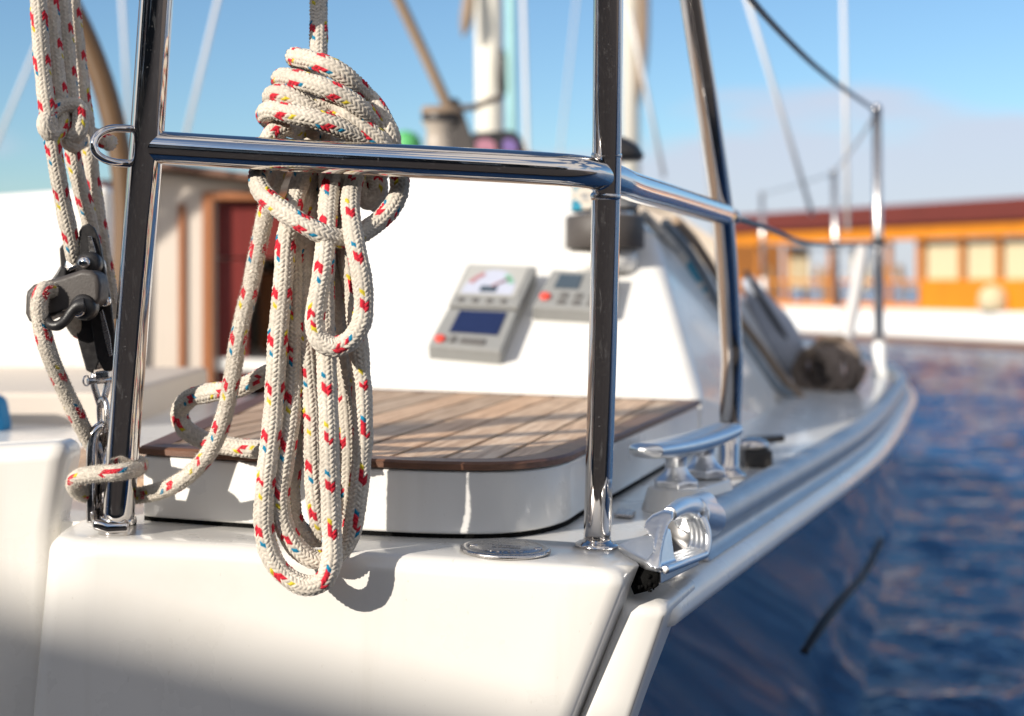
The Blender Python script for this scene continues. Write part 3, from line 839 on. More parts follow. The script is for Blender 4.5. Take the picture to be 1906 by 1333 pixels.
# --- transom panel with rounded top edge: loft of plan-view rings over height
def edgeY(x): return np.interp(x, [-.40, -.25, -.1, .0, .09], [1.108, 1.108, 1.088, 1.072, 1.058])
def ring(z, inset=0.0):
    xl = -.372 + .10 * (z + .21); xr = XR(z)
    pts = []
    yl = edgeY(xl); yr = edgeY(xr)
    pts.append((xl + .004, 1.24)); pts.append((xl - .004 + inset, yl + .05)); pts.append((xl + inset, yl + .022 + inset * .2)); pts.append((xl + .006 + inset, yl + .007 + inset))
    pts.append((xl + .018 + inset, yl + inset))
    for t in np.linspace(.1, .9, 9):
        x = xl + (xr - xl) * t; pts.append((x, edgeY(x) + inset))
    pts.append((xr - .014 - inset, yr + inset)); pts.append((xr - .004 - inset, yr + .0015 + inset)); pts.append((xr + .000 - inset, yr + .006 + inset)); pts.append((xr + .0045 - inset, yr + .017 + inset * .3))
    pts.append((xr + .0075, yr + .022)); pts.append((xr + .0078, 1.16))
    return pts
S = []
zt0 = lambda x: deck_z(x)
rr = .014
for a in np.linspace(0, pi / 2, 7):      # rounding at the deck edge
    ins = rr * (1 - sin(a)); dz = rr * (1 - cos(a))
    S.append([(x, y, deck_z(x) + .0006 - dz) for x, y in ring(deck_z(0) - dz, ins)])
for z in np.linspace(-.245, -1.0, 14):
    S.append([(x, y, z - .033 * x * max(0, 1 - (-.245 - z) / .3)) for x, y in ring(z)])
S = np.array(S)
v, f = loft(S); n = S.shape[1]
f.append(tuple(range(n)))
mesh('transom', v, f, M['gel'], Y)
# walkway cheek left of the transom and moulded cockpit corner
mb = MB().prism([(-1.5, 1.172, -1.0), (-.401, 1.172, -1.0), (-.385, 1.172, deck_z(-.38) - .005), (-.372, 1.172, -.1365), (-1.5, 1.172, -.205)], (0, .055, 0))
mb.build('cockpit_corner', M['gel'], Y, bevel=.016, bseg=5)

# --- hatch: moulded base and teak lid
hx = [(-.317, 1.200), (-.302, 1.195), (-.216, 1.178), (-.13, 1.166), (-.06, 1.162), (-.01, 1.172), (.022, 1.197), (.046, 1.236), (.066, 1.30), (.11, 1.43), (.25, 1.87), (-.31, 1.88)]
hp = crom([(x, y, 0) for x, y in hx[:10]], 5)[:, :2].tolist() + [list(p) for p in hx[10:]]
def lift(poly, h): return [np.array([x, y, deck_z(x) + h]) for x, y in poly]
MB().prism(lift([(x, y + .004) for x, y in hp], .0005), (0, 0, .0040)).build('hatch_seal', M['rubber'], Y, smooth=False)
hb_ = MB().prism(lift(hp, .0045), (0, 0, .0528)).build('hatch', M['gelw'], Y, bevel=.007, bseg=4)
# teak lid: edging ring + planks
def inset_poly(poly, d):
    p = np.array(poly); n = len(p); out = []
    for i in range(n):
        a, b, c = p[i - 1], p[i], p[(i + 1) % n]
        e1 = (b - a) / np.linalg.norm(b - a); e2 = (c - b) / np.linalg.norm(c - b)
        n1 = np.array([-e1[1], e1[0]]); n2 = np.array([-e2[1], e2[0]]); m_ = n1 + n2; m_ /= np.linalg.norm(m_)
        out.append(b + m_ * d / max(m_.dot(n1), .4))
    return np.array(out)
lid = inset_poly(hp, -.003); inn = inset_poly(hp, .020)
n = len(lid); top = .0655
V = []; Fc = []
for h, pl in ((.0581, inset_poly(hp, -.001)), (.0588, lid), (top - .002, lid), (top, inset_poly(hp, -.0005)), (top, inn), (.0581, inn)):
    V += lift(pl, h)
for l in range(5):
    for i in range(n):
        j = (i + 1) % n; Fc.append((l * n + i, l * n + j, (l + 1) * n + j, (l + 1) * n + i))
mesh('teak_edging', V, Fc, M['teakrim'], hb_, smooth=False)
MB().prism(lift(inset_poly(hp, .0205), .0581), (0, 0, .0052)).build('caulking', M['rubber'], hb_, smooth=False)
# planks clipped to the inner outline, running forward to the right
inner = inset_poly(hp, .0225)
ang = math.atan2(.25 - .066, 1.87 - 1.285)      # same slant as the right side
ax = np.array([sin(R(13.5)), cos(R(13.5))]); ac = np.array([ax[1], -ax[0]])
def clip(poly, nrm, c):
    out = []
    for i in range(len(poly)):
        a, b = poly[i], poly[(i + 1) % len(poly)]
        da, db = a.dot(nrm) - c, b.dot(nrm) - c
        if da <= 0: out.append(a)
        if da * db < 0: out.append(a + (b - a) * da / (da - db))
    return out
proj = inner @ ac; w = .0425
mb = MB(); pcol = []
k0 = proj.min()
while k0 < proj.max():
    pl = [np.array(p) for p in inner]
    pl = clip(pl, ac, k0 + w - .0046)
    pl = clip(pl, -ac, -k0)
    if len(pl) > 2:
        nv0 = len(mb.v)
        mb.prism(lift(pl, .0583), (0, 0, .0070))
        tint = random.uniform(.88, 1.32); warm = random.uniform(-.06, .06)
        pcol += [(tint * (1 + warm), tint, tint * (1 - warm), 1)] * (len(mb.v) - nv0)
    k0 += w
pk = mb.build('teak_planks', M['teak'], hb_, smooth=False)
ca = pk.data.color_attributes.new('plank', 'FLOAT_COLOR', 'POINT')
for i, c in enumerate(pcol): ca.data[i].color = c
# teak seat in the cockpit, glimpsed past the padeye
mb = MB(); pcol = []
for i in range(6):
    n0 = len(mb.v); mb.box(-.66, -.330, 1.33 + i * .042, 1.33 + i * .042 + .038, -.204, -.190)
    t = random.uniform(.75, 1.1); pcol += [(t, t, t, 1)] * (len(mb.v) - n0)
ts = mb.build('teak_seat', M['teak'], Y, smooth=False)
ca = ts.data.color_attributes.new('plank', 'FLOAT_COLOR', 'POINT')
for i, c in enumerate(pcol): ca.data[i].color = c
MB().box(-1.3, -.53, 1.90, 2.44, -.24, -.153).build('port_seat', M['beige'], Y, bevel=.008)  # beige colour stands in for shade on the seat face

# small latch plate right of the hatch, drain line
lt = D(1160, 960)
MB().prism([D(1142, 962, .001), D(1176, 965, .001), D(1184, 956, .001), D(1152, 950, .001)], (0, 0, .003)).build('latch_plate', M['satin'], Y, bevel=.001)

# --- deck filler cap
c = D(941, 1026, 0.0008); up = np.array([.033, 0, 1.0]); up /= np.linalg.norm(up)
fc = MB().lathe([(.0355, 0), (.0365, .001), (.0362, .0028), (.0345, .0036), (.0300, .0037), (.0295, .0031), (.0288, .0037), (.002, .0038)], c, up, 56).build('filler_cap', M['satin'], Y)
def fcp(x, y, h=.0040): return c + np.array([x, y, h - .033 * x])
mb = MB()
for s in (-1, 1):
    mb.prism([fcp(-.011, s * .0046 - .0016), fcp(.012, s * .0046 - .0040), fcp(.012, s * .0046 - .0028), fcp(-.011, s * .0046 - .0004)], (0, 0, .0007))
mb.build('key_slot', M['chrome'], fc, smooth=False)
for a in (175, -8):
    x, y = .0262 * cos(R(a)), .0262 * sin(R(a))
    s_ = MB().lathe([(.0036, 0), (.0036, .0004), (.003, .0009), (.0004, .0011)], fcp(x, y, .0036), up, 16).build('screw', M['chrome'], fc)
# worn embossed lettering, too rubbed to read: short raised strokes along the front rim
mb = MB()
for k in range(7):
    a = R(-128 + k * 11); r0, r1 = .0215, .0255
    t = np.array([-sin(a), cos(a)]) * .0006
    p0 = np.array([r0 * cos(a), r0 * sin(a)]); p1 = np.array([r1 * cos(a), r1 * sin(a)])
    mb.prism([fcp(*(p0 - t)), fcp(*(p0 + t)), fcp(*(p1 + t)), fcp(*(p1 - t))], (0, 0, .0004))
    if k % 2 == 0:
        t2 = np.array([-sin(a), cos(a)]) * .0022
        mb.prism([fcp(*p1), fcp(*(p1 + t2)), fcp(*(p1 + t2 - .0011 * p1 / np.linalg.norm(p1))), fcp(*(p1 - .0011 * p1 / np.linalg.norm(p1)))], (0, 0, .0004))
mb.build('worn_lettering', M['chrome'], fc, smooth=False)

# --- toe rail extrusion
def toe(path, name):
    S = []
    P = np.array(path)
    T, _, _ = frames(P)
    prof = [(-.019, 0), (-.019, .022), (-.018, .031), (-.013, .039), (-.005, .0425), (.004, .0415), (.011, .036), (.0145, .028), (.0145, .020), (.011, .013), (.0105, .006), (.016, .003), (.020, 0)]
    for p, t in zip(P, T):
        s = np.array([t[1], -t[0], 0]); s /= np.linalg.norm(s)
        S.append([p + s * a + np.array([0, 0, b]) for a, b in prof])
    v, f = loft(S); m_ = len(prof)
    f.append(tuple(range(m_))); f.append(tuple((len(P) - 1) * m_ + i for i in range(m_))[::-1])
    return mesh(name, v, f, M['alu'], Y)
tp = [(x - .034, y, -.2485 - .033 * (x - .1)) for x, y in zip(Ec[:, 0], Ec[:, 1])]
tp = crom(tp, 3)
tp1 = [p for p in tp if p[1] > 1.245]
toe(tp1, 'toe_rail')
toe([port(np.array(p)) for p in tp1], 'toe_rail')

# --- fairlead at the quarter: cast chock, remeshed into one body
def cast(name, parts, m, voxel=.0011, smooth=6, parent=None):
    mb = MB()
    for v, f in parts: mb.add(v, f)
    o = mb.build(name, m, parent or Y)
    r = o.modifiers.new('remesh', 'REMESH'); r.mode = 'VOXEL'; r.voxel_size = voxel; r.use_smooth_shade = True
    s = o.modifiers.new('smooth', 'SMOOTH'); s.factor = .5; s.iterations = smooth
    return o
fl = []
leaf = [D(1150, 1026), D(1166, 1017), D(1190, 1010), D(1226, 1006), D(1250, 1018), D(1244, 1042), D(1223, 1060), D(1200, 1054), D(1172, 1040)]
fl.append(prism([p + np.array([0, 0, -.003]) for p in leaf], (0, 0, .0085)))
def hd(py): return np.interp(py, [950, 985, 1020, 1062], [1.112, 1.096, 1.078, 1.064])
def WH(px, py, o=0): return W(px, py, hd(py) + o)
hl = [(1198, 984), (1201, 973), (1212, 962), (1234, 953), (1252, 956), (1252, 968), (1243, 980), (1236, 1000), (1230, 1030), (1227, 1062), (1212, 1058), (1200, 1048), (1213, 1034), (1216, 1018), (1212, 1002), (1204, 993)]
fl.append(prism([WH(*p) for p in hl], (.002, .010, .001)))
fl.append(prism([W(1226, 1064, 1.067), W(1240, 985, 1.098), W(1249, 985, 1.104), W(1256, 1036, 1.098), W(1262, 1050, 1.10)], (-.003, .008, 0)))
def bar(pts, ro):
    for o in (-.006, 0, .006, .012):
        fl.append(tube([W(*p) + np.array([-o * .55, o, 0]) for p in pts], ro, 10))
bar([(1228, 1058, 1.075), (1255, 1048, 1.105), (1282, 1038, 1.145), (1302, 1030, 1.172)], [.0036] * 4)
bar([(1302, 1032, 1.172), (1308, 1012, 1.178), (1307, 985, 1.182), (1298, 960, 1.186)], [.0036] * 4)
fl.append(tube([W(1246, 957, 1.125), W(1268, 946, 1.165), W(1290, 945, 1.205), W(1312, 938, 1.26)], [.0062, .0085, .0105, .0115], 18))
fl.append(tube([W(1286, 958, 1.20), W(1318, 965, 1.27)], [.0165, .0170], 22))
cast('fairlead', fl, M['cast'], voxel=.00095, smooth=9)
# fillet strip under it and the black gap
g0 = [W(1230, 1060, 1.080), W(1300, 1036, 1.185), W(1302, 1052, 1.18), W(1230, 1088, 1.08)]
MB().prism(g0, (-.012, .012, 0)).build('rail_base', M['alu'], Y, bevel=.0015)
mb = MB()
sp_ = [W(1180, 1107, 1.082), W(1203, 1101, 1.074), W(1226, 1090, 1.074), W(1228, 1066, 1.078), W(1216, 1056, 1.080), W(1196, 1062, 1.086), W(1186, 1078, 1.088)]
mb.prism(sp_, (0, .03, 0))
for k in range(14):
    a = random.random(); b = random.random()
    p = W(1186 + 40 * a, 1102 - 44 * b * (0.35 + .65 * a), 1.0735 + .006 * random.random())
    q_ = .0008 + .0014 * random.random()
    mb.lathe([(.0002, -q_), (q_, -.2 * q_), (q_ * .8, .6 * q_), (.0002, q_)], p, (random.random() - .5, random.random() - .5, random.random()), 7)
mb.build('sealant', M['rubber'], Y)
mb = MB()
for (px, py) in ((1262, 1052), (1272, 1048), (1281, 1045)):
    d = 1.075 + (px - 1222) / 78 * .11 - .0012
    mb.tube([W(px - 1.5, py + 5, d), W(px + 1, py - 5, d)], [.0012, .0018], 8, False)
mb.build('drain_slot', M['rubber'], Y)

# --- mooring cleat
cl = []
a = W(1194, 838, 1.284); b = W(1361, 795, 1.484); ab = b - a; ln = np.linalg.norm(ab); u = ab / ln; s = np.cross(u, [0, 0, 1]); s /= np.linalg.norm(s)
secs = []
for t in np.linspace(0, 1, 25):
    e_ = (abs(2 * t - 1)); wd_ = .0205 * (1 - .12 * e_ ** 2) * (1 - max(0, (e_ - .88) / .12) ** 2 * .85) ** .5 if e_ < 1 else .004
    th_ = .0078 * (1 - .25 * e_ ** 2) * (1 - max(0, (e_ - .9) / .1) ** 2 * .8) ** .5 if e_ < 1 else .002
    cz = .004 * (e_ ** 2) - .004
    ctr = a + ab * t + np.array([0, 0, cz])
    ring_ = []
    for q_ in np.linspace(0, 2 * pi, 20, endpoint=False):
        ring_.append(ctr + s * wd_ * np.sign(cos(q_)) * abs(cos(q_)) ** .75 + np.array([0, 0, 1]) * th_ * (np.sign(sin(q_)) * abs(sin(q_)) ** .8) * (1.35 if sin(q_) < 0 else 1))
    secs.append(ring_)
v, f = loft(secs, True); f.append(tuple(range(20))[::-1]); f.append(tuple(24 * 20 + i for i in range(20)))
cl.append((v, f))
for t in (.35, .66):
    c0 = a + ab * t
    zb = deck_z(c0[0]) + .024 + (.004 if t > .5 else 0)
    for (r0, z0, r1, z1) in ((.0145, c0[2] - .004, .0105, c0[2] - .018), (.0105, c0[2] - .017, .0105, zb + .016), (.0105, zb + .018, .0215, zb + .005)):
        cl.append(tube([(c0[0], c0[1], z0), (c0[0], c0[1], (z0 + z1) / 2), (c0[0], c0[1], z1)], [r0, (r0 * .45 + r1 * .55) * (.86 if r1 > r0 + .005 else 1), r1], 20))
    hexa = [np.array([c0[0] + .0235 * cos(k * pi / 3 + .5) * 1.0, c0[1] + .0235 * sin(k * pi / 3 + .5), zb - .003]) for k in range(6)]
    cl.append(prism(hexa, (0, 0, .009)))
cleat = cast('mooring_cleat', cl, M['cast'], voxel=.0013, smooth=4)
c1 = a + ab * .35; c2 = a + ab * .66
pad = []
for (w0, h0) in ((.034, 0), (.027, .0235)):
    for (cc, sg) in ((c1, -1), (c2, 1)):
        for k in np.linspace(-pi / 2, pi / 2, 7):
            d_ = u[:2] * sg * cos(k) + s[:2] * sg * sin(k)
            pad.append((cc[0] + d_[0] * w0 * 1.0, cc[1] + d_[1] * w0, deck_z(cc[0]) + h0))
n = 14; f = [tuple(range(n))[::-1], tuple(range(n, 2 * n))] + [(i, (i + 1) % n, n + (i + 1) % n, n + i) for i in range(n)]
mesh('cleat_pad', pad, f, M['gelw'], cleat, bevel=.002)

# --- pushpit: tubes, each its own mesh
PP = None
lp_base = W(219, 975, 1.142)
post_l = MB().tube([W(219, 982, 1.142), W(245, 620, 1.105), W(272, 275, 1.069), W(294, -40, 1.052), W(312, -300, 1.04)], .0127, 40).build('pushpit_post', M['chromep'], Y)
bz = W(219, 975, 1.142)
MB().lathe([(.0146, -.0085), (.0150, -.006), (.0150, .004), (.0140, .0062), (.0128, .0070)], bz, (.06, .0, 1), 40).build('post_socket', M['chrome'], post_l)
post_r = MB().tube([D(1111, 1018), W(1122, 640, 1.118), W(1128, 370, 1.093), W(1129, 330, 1.088), W(1132, 0, 1.045), W(1134, -250, 1.02)], .0113, 40).build('pushpit_post', M['chromep'], Y)
bz = D(1111, 1018, .0004)
MB().lathe([(.0180, 0), (.0182, .0012), (.0176, .0028), (.0150, .0042), (.0120, .0050), (.0113, .0065)], bz, (.033, 0, 1), 40).build('base_flange', M['chrome'], post_r)
rail = MB().tube([W(272, 273, 1.0697), W(500, 287, 1.064), W(800, 302, 1.056), W(1000, 313, 1.058), W(1070, 318, 1.064), W(1118, 326, 1.085), W(1148, 336, 1.115), W(1175, 347, 1.16), W(1240, 366, 1.29), W(1350, 400, 1.575)], .0125, 40, step=14).build('pushpit_rail', M['chrome'], Y)
for (p, r) in ((W(1129, 290, 1.083), .0116), (W(1127, 366, 1.092), .0116)):
    MB().lathe([(r - .0006, -.003), (r + .0004, -.001), (r + .0004, .001), (r - .0006, .003)], p, (0, 0, 1), 32).build('weld_bead', M['satin'], rail)
post_q = MB().tube([D(1356, 886), W(1358, 800, 1.655), W(1363, 668, 1.64), W(1361, 630, 1.635), W(1345, 400, 1.575), W(1318, 200, 1.52), W(1287, 0, 1.475), W(1255, -220, 1.43)], [.0125] * 8, 32, step=14).build('pushpit_post', M['chromep'], Y)
MB().lathe([(.021, 0), (.021, .002), (.014, .006), (.0126, .009)], D(1356, 886, .0005), seg=32).build('base_flange', M['chrome'], post_q)
MB().tube([W(288, -300, 1.0), W(700, -290, 1.0), W(1050, -278, 1.0), W(1134, -268, 1.03), W(1255, -235, 1.43)], .0125, 24).build('pushpit_rail', M['chrome'], Y)
# eye welded to the left post
MB().tube([W(243, 240, 1.068), W(225, 239, 1.064), W(205, 240, 1.058), W(185, 249, 1.052), W(175, 265, 1.049), W(178, 283, 1.049), W(192, 295, 1.052), W(212, 302, 1.058), W(240, 305, 1.068)], .0030, 20).build('welded_eye', M['chrome'], post_l)
# fitting + lower lifeline leaving the quarter post
MB().lathe([(.007, -.008), (.009, -.004), (.009, .004), (.005, .010), (.004, .018)], W(1364, 404, 1.60), (.35, 1, -.03), 20).build('lifeline_fitting', M['satin'], post_q)

# --- stanchions and lifelines
def stanchion(pt_, pb, d):
    base = W(*pb, d); topp = W(*pt_, d)
    o = MB().tube([base, (base + topp) / 2, topp], .0125, 20, False).build('stanchion', M['satin'], Y)
    MB().lathe([(.026, 0), (.024, .012), (.017, .020), (.016, .085), (.0128, .09)], base, seg=20).build('stanchion_base', M['white'], o)
    MB().lathe([(.013, 0), (.016, .004), (.016, .018), (.013, .022)], base + (topp - base) * .49, seg=20).build('collar', M['blackp'], o)
    MB().lathe([(.013, 0), (.014, .01), (.006, .018)], topp, seg=20).build('cap', M['satin'], o)
    return topp, base + (topp - base) * .50
s1 = stanchion((1632, 207), (1637, 700), 3.62)
s2 = stanchion((1552, 322), (1559, 612), 6.0)
s3 = stanchion((1418, 362), (1421, 545), 8.2)
def wire(pts, r=.0035, m='satin', name='lifeline'):
    return MB().tube(pts, r, 8).build(name, M[m], Y)
wire([W(1290, -150, 1.46), W(1395, -5, 1.72), W(1480, 88, 2.05), W(1550, 150, 2.6), s1[0]], .0045, 'lineg')
wire([s1[0], W(1598, 262, 4.6), s2[0]], .0045); wire([s2[0], W(1480, 345, 7), s3[0]], .0045)
wire([W(1372, 407, 1.62), W(1420, 422, 1.85), W(1505, 452, 2.5), s1[1]], .004, 'lineg'); wire([s1[1], s2[1]], .004); wire([s2[1], s3[1]], .004)

# --- coaming with the instruments
PA = W(690, 722, 1.93); PB_ = W(1308, 752, 1.895); PV = np.array([.24, .77, .63]); PV /= np.linalg.norm(PV)
PN = np.cross(PB_ - PA, PV); PN /= np.linalg.norm(PN)
if PN[1] > 0: PN = -PN
def onp(px, py):
    r = np.array([(px - CX) / F, 1, -(py - HY) / F]); return r * (PN.dot(PA) / PN.dot(r))
coam = [onp(560, 716), onp(1311, 757), onp(1280, 650), onp(1245, 530), onp(1219, 440), onp(1150, 372), onp(1045, 335), onp(600, 318)]
coaming = MB().prism(coam, (.36, 1.05, -.15)).build('cockpit_coaming', M['gelw'], Y, bevel=.018, bseg=4)

sk = [coam[0] + [0, .004, .004], coam[1] + [-.004, .004, .004], coam[1] + [-.004, .004, -.085], coam[0] + [0, .004, -.085]]
MB().prism(sk, (.355, 1.04, -.13)).build('coaming_base', M['gelw'], coaming, smooth=False)

def instrument(corn, name, thick, parent=None):
    c_ = [onp(*p) for p in corn]       # bl, br, tr, tl on the coaming
    o = MB().prism([p - PN * .002 for p in c_], PN * (thick + .002)).build(name, M['inst'], Y, bevel=.004, bseg=3)
    def q(s_, t_, h=0.0):
        p = (c_[0] * (1 - s_) + c_[1] * s_) * (1 - t_) + (c_[3] * (1 - s_) + c_[2] * s_) * t_
        return p + PN * (thick + h)
    return o, q
def face(q, s0, s1, t0, t1, h, name, m, parent, bev=0.0):
    return MB().prism([q(s0, t0, h - .0012), q(s1, t0, h - .0012), q(s1, t1, h - .0012), q(s0, t1, h - .0012)], PN * .0024).build(name, M[m], parent, smooth=False, bevel=bev)
o, q = instrument([(797, 668), (934, 680), (965, 603), (834, 598)], 'display_unit', .026)
face(q, .20, .86, .36, .92, .0006, 'screen', 'lcd', o)
face(q, .40, .74, .10, .24, .0012, 'rocker_button', 'btn', o, .002)
face(q, .26, .34, .10, .26, .0012, 'button', 'btn', o, .001)
MB().lathe([(.0075, -.001), (.0075, .003), (.006, .004), (.001, .0045)], q(.13, .17), PN, 20).build('power_button', M['btnred'], o)
o, q = instrument([(835, 596), (966, 601), (1000, 524), (872, 519)], 'wind_gauge', .030)
face(q, .05, .90, .22, .96, .0006, 'dial_plate', 'instl', o)
mb = MB(); arc = []
for a_ in np.linspace(pi, 0, 15): arc.append(q(.47 + .36 * cos(a_), .36 + .48 * sin(a_), .0012))
arc = [q(.83, .26, .0012), *arc[::-1], q(.11, .26, .0012)]
MB().prism(arc, PN * .0008).build('dial', M['dial'], o, smooth=False)
for (a0, a1, mm) in ((118, 160, 'redmark'), (22, 58, 'green')):
    oo = []
    for a_ in np.linspace(R(a0), R(a1), 7): oo.append(q(.47 + .345 * cos(a_), .36 + .46 * sin(a_), .0021))
    for a_ in np.linspace(R(a1), R(a0), 7): oo.append(q(.47 + .27 * cos(a_), .36 + .37 * sin(a_), .0021))
    MB().prism(oo, PN * .0006).build('dial_mark', M[mm], o, smooth=False)
face(q, .36, .58, .30, .42, .0030, 'hub_screen', 'lcdg', o)
MB().tube([q(.5, .42, .004), q(.70, .62, .004)], .0012, 6, False).build('needle', M['redmark'], o)
for k in range(4): face(q, .12 + k * .2, .19 + k * .2, .07, .15, .0010, 'button', 'btn', o)
o, q = instrument([(990, 596), (1132, 604), (1150, 532), (1028, 526)], 'autopilot_unit', .026)
face(q, .16, .50, .50, .86, .0006, 'screen', 'lcdg', o)
for i_ in range(3):
    for j_ in range(2): face(q, .30 + .2 * i_, .40 + .2 * i_, .10 + .17 * j_, .20 + .17 * j_, .0010, 'button', 'btn', o)
MB().lathe([(.0080, -.001), (.0080, .003), (.0065, .004), (.001, .0045)], q(.11, .26), PN, 20).build('power_button', M['btnred'], o)

# --- primary winch on the coaming
wd0 = onp(1126, 462)[1] - .034
wc = W(1126, 463, wd0)
MB().lathe([(.050, -.035), (.052, -.0005)], wc + np.array([0, .012, 0]), seg=32).build('winch_plinth', M['gelw'], Y)
wn = MB().lathe([(.059, 0), (.0600, .001), (.0600, .046), (.057, .050)], wc, seg=40).build('winch', M['greyp'], Y)
MB().lathe([(.050, .0502), (.040, .057), (.038, .085), (.046, .098), (.046, .104), (.030, .110), (.026, .116), (.004, .118)], wc, seg=40).build('winch_drum', M['chrome'], wn)
MB().lathe([(.034, .118), (.038, .126), (.030, .140), (.012, .152), (.003, .155)], wc + np.array([.026, .04, .020]), seg=24).build('winch_handle', M['blackp'], wn)

# --- cabin
KS = [(-.93, -.24), (-.92, .20), (-.87, .272), (-.62, .238), (-.52, .262), (-.28, .300), (.05, .290), (.22, .255), (.36, .195), (.52, .085), (.62, -.26)]
KY0, KY1 = 3.45, 7.2
# bulkhead with companionway opening, built as panels
oL, oR, oT = -.735, -.30, .195
def roofz(x): return np.interp(x, [k[0] for k in KS], [k[1] for k in KS])
bulk = MB()
def bpanel(x0, x1, z0=None, y=KY0, th=.03):
    xs_ = sorted({x0, x1, *[k[0] for k in KS if x0 < k[0] < x1]})
    bulk.prism([(x, y, z0 if z0 is not None else -.62) for x in (x0, x1)] + [(x, y, roofz(x)) for x in xs_[::-1]], (0, th, 0))
bpanel(-.925, oL); bpanel(oR, .60); bpanel(oL, oR, oT)
bulk.build('cabin_bulkhead', M['beige'], Y, smooth=False)
secs = []
for y_, sc_ in ((KY0 - .05, 1.0), (KY0 + .0, 1.0), (5.5, .9), (KY1, .55)):
    cx_ = centre(y_) if y_ > 3.6 else -.6
    secs.append([((x + .6) * sc_ + (-.6 + (y_ - KY0) * .17), y_, z * (1 if sc_ > .6 else .3) + (.004 if 1 < i < 7 else 0)) for i, (x, z) in enumerate(KS)])
v, f = loft(secs); roof_in = [[(p[0], p[1], p[2] - .02) for p in s_] for s_ in secs]
v2, f2 = loft(roof_in)
mb = MB().add(v, f).add(v2, f2)
mb.build('cabin_roof', M['gelw'], Y)
MB().tube([(x, KY0 - .055, z + .006) for x, z in KS[1:8]], .012, 12, False).build('roof_edge_trim', M['teakrim'], Y)
cw = MB()
for (x0, x1, z0, z1) in ((oL - .028, oL - .001, -.42, oT + .02), (oR + .001, oR + .028, -.42, oT + .02), (oL, oR, oT - .0, oT + .02)):
    cw.box(x0, x1, KY0 - .012, KY0 + .04, z0, z1)
cwf = cw.build('companionway', M['orangewood'], Y, smooth=False, bevel=.003)
MB().box(oL + .002, oR - .002, KY0 + .028, KY0 + .045, oT - .14, oT - .001).build('upper_washboard', M['rednwood'], cwf, smooth=False)
MB().box(oL + .002, oL + .075, KY0 + .028, KY0 + .045, -.42, oT - .145).build('door_leaf', M['rednwood'], cwf, smooth=False)
# saloon seen through the opening
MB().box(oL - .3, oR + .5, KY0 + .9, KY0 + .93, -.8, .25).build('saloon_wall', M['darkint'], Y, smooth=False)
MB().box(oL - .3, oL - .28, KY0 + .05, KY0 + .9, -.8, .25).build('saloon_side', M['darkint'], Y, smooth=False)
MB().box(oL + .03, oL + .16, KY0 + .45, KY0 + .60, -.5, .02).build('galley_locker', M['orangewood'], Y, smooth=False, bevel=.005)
MB().box(oL + .04, oL + .17, KY0 + .40, KY0 + .52, .055, .085).build('galley_shelf', M['curtain'], Y, smooth=False, bevel=.005)
bulk2 = MB().box(oL, oR, KY0, KY0 + .03, -.62, -.425).build('cabin_sill', M['beige'], Y, smooth=False)
MB().box(oL + .17, oR, KY0 + .3, KY0 + .7, -.16, -.10).build('saloon_cushion', M['violet'], Y, smooth=False, bevel=.015)
# teak strip on the bulkhead
MB().box(-.822, -.806, KY0 - .010, KY0 - .001, -.60, .185).build('bulkhead_trim', M['orangewood'], Y, smooth=False)
# port coaming, white with the seat face below toned beige for shade
MB().prism([W(-250, 378, 2.45), W(203, 345, 2.45), W(203, 716, 2.45), W(-250, 722, 2.45)], (0, .06, 0)).build('port_coaming', M['gelw'], Y, bevel=.014)

# port winch on the cabin roof, with its handle line
wc2 = W(818, 292, 3.62)
wn2 = MB().lathe([(.050, 0), (.044, .012), (.036, .02), (.034, .072), (.044, .085), (.046, .092), (.046, .112), (.034, .12), (.01, .122)], wc2, seg=32).build('winch', M['drum'], Y)
MB().lathe([(.048, .0), (.050, .006), (.050, .022), (.040, .034), (.02, .040)], wc2 + np.array([.004, -.0, .088]), seg=32).build('winch_top', M['blackp'], wn2)
MB().prism([wc2 + np.array([.03, -.02, .0]), wc2 + np.array([.10, -.02, .0]), wc2 + np.array([.085, -.02, .05]), wc2 + np.array([.05, -.02, .15]), wc2 + np.array([.03, -.02, .15])], (0, .04, 0)).build('winch_bracket', M['greyp'], wn2, bevel=.006)
# pod with three violet displays at the mast foot
pod = [W(868, 300, 4.0), W(868, 262, 4.0), W(880, 246, 4.0), W(950, 242, 4.0), W(968, 250, 4.0), W(978, 276, 4.0), W(978, 302, 4.0)]
podo = MB().prism(pod, (0, .08, 0)).build('display_pod', M['blackp'], Y, bevel=.012)
for (x0, x1, mm) in ((847, 866, 'lensv'), (886, 922, 'lensp'), (936, 962, 'lensv')):
    MB().prism([W(x0, 298, 3.993), W(x1, 298, 3.993), W(x1, 266, 3.993), W((x0 + x1) / 2, 257, 3.993), W(x0, 262, 3.993)], (0, .006, 0)).build('display', M[mm], podo, smooth=False)

# mast of our own boat, spinnaker pole fitting and halyards
mst = MB().tube([W(917, 620, 7), W(905, -400, 7)], [.072, .07], 28, False).build('mast', M['mast'], Y)
MB().tube([W(935, 90, 6.85), W(936, 110, 6.85), W(936, 165, 6.85), W(934, 182, 6.85)], [.004, .026, .026, .004], 14).build('winch_pad', M['blackp'], mst)
MB().tube([W(880, -60, 6.9), W(868, 40, 6.85), W(862, 68, 6.85)], [.022, .03, .006], 12).build('halyard_bag', M['linet'], mst)
MB().tube([W(957, 600, 6.6), W(948, -200, 6.6)], .022, 10, False).build('halyard', M['lineteal'], mst)
MB().tube([W(990, 580, 6.0), W(968, -200, 6.0)], .010, 10, False).build('halyard', M['linew'], mst)
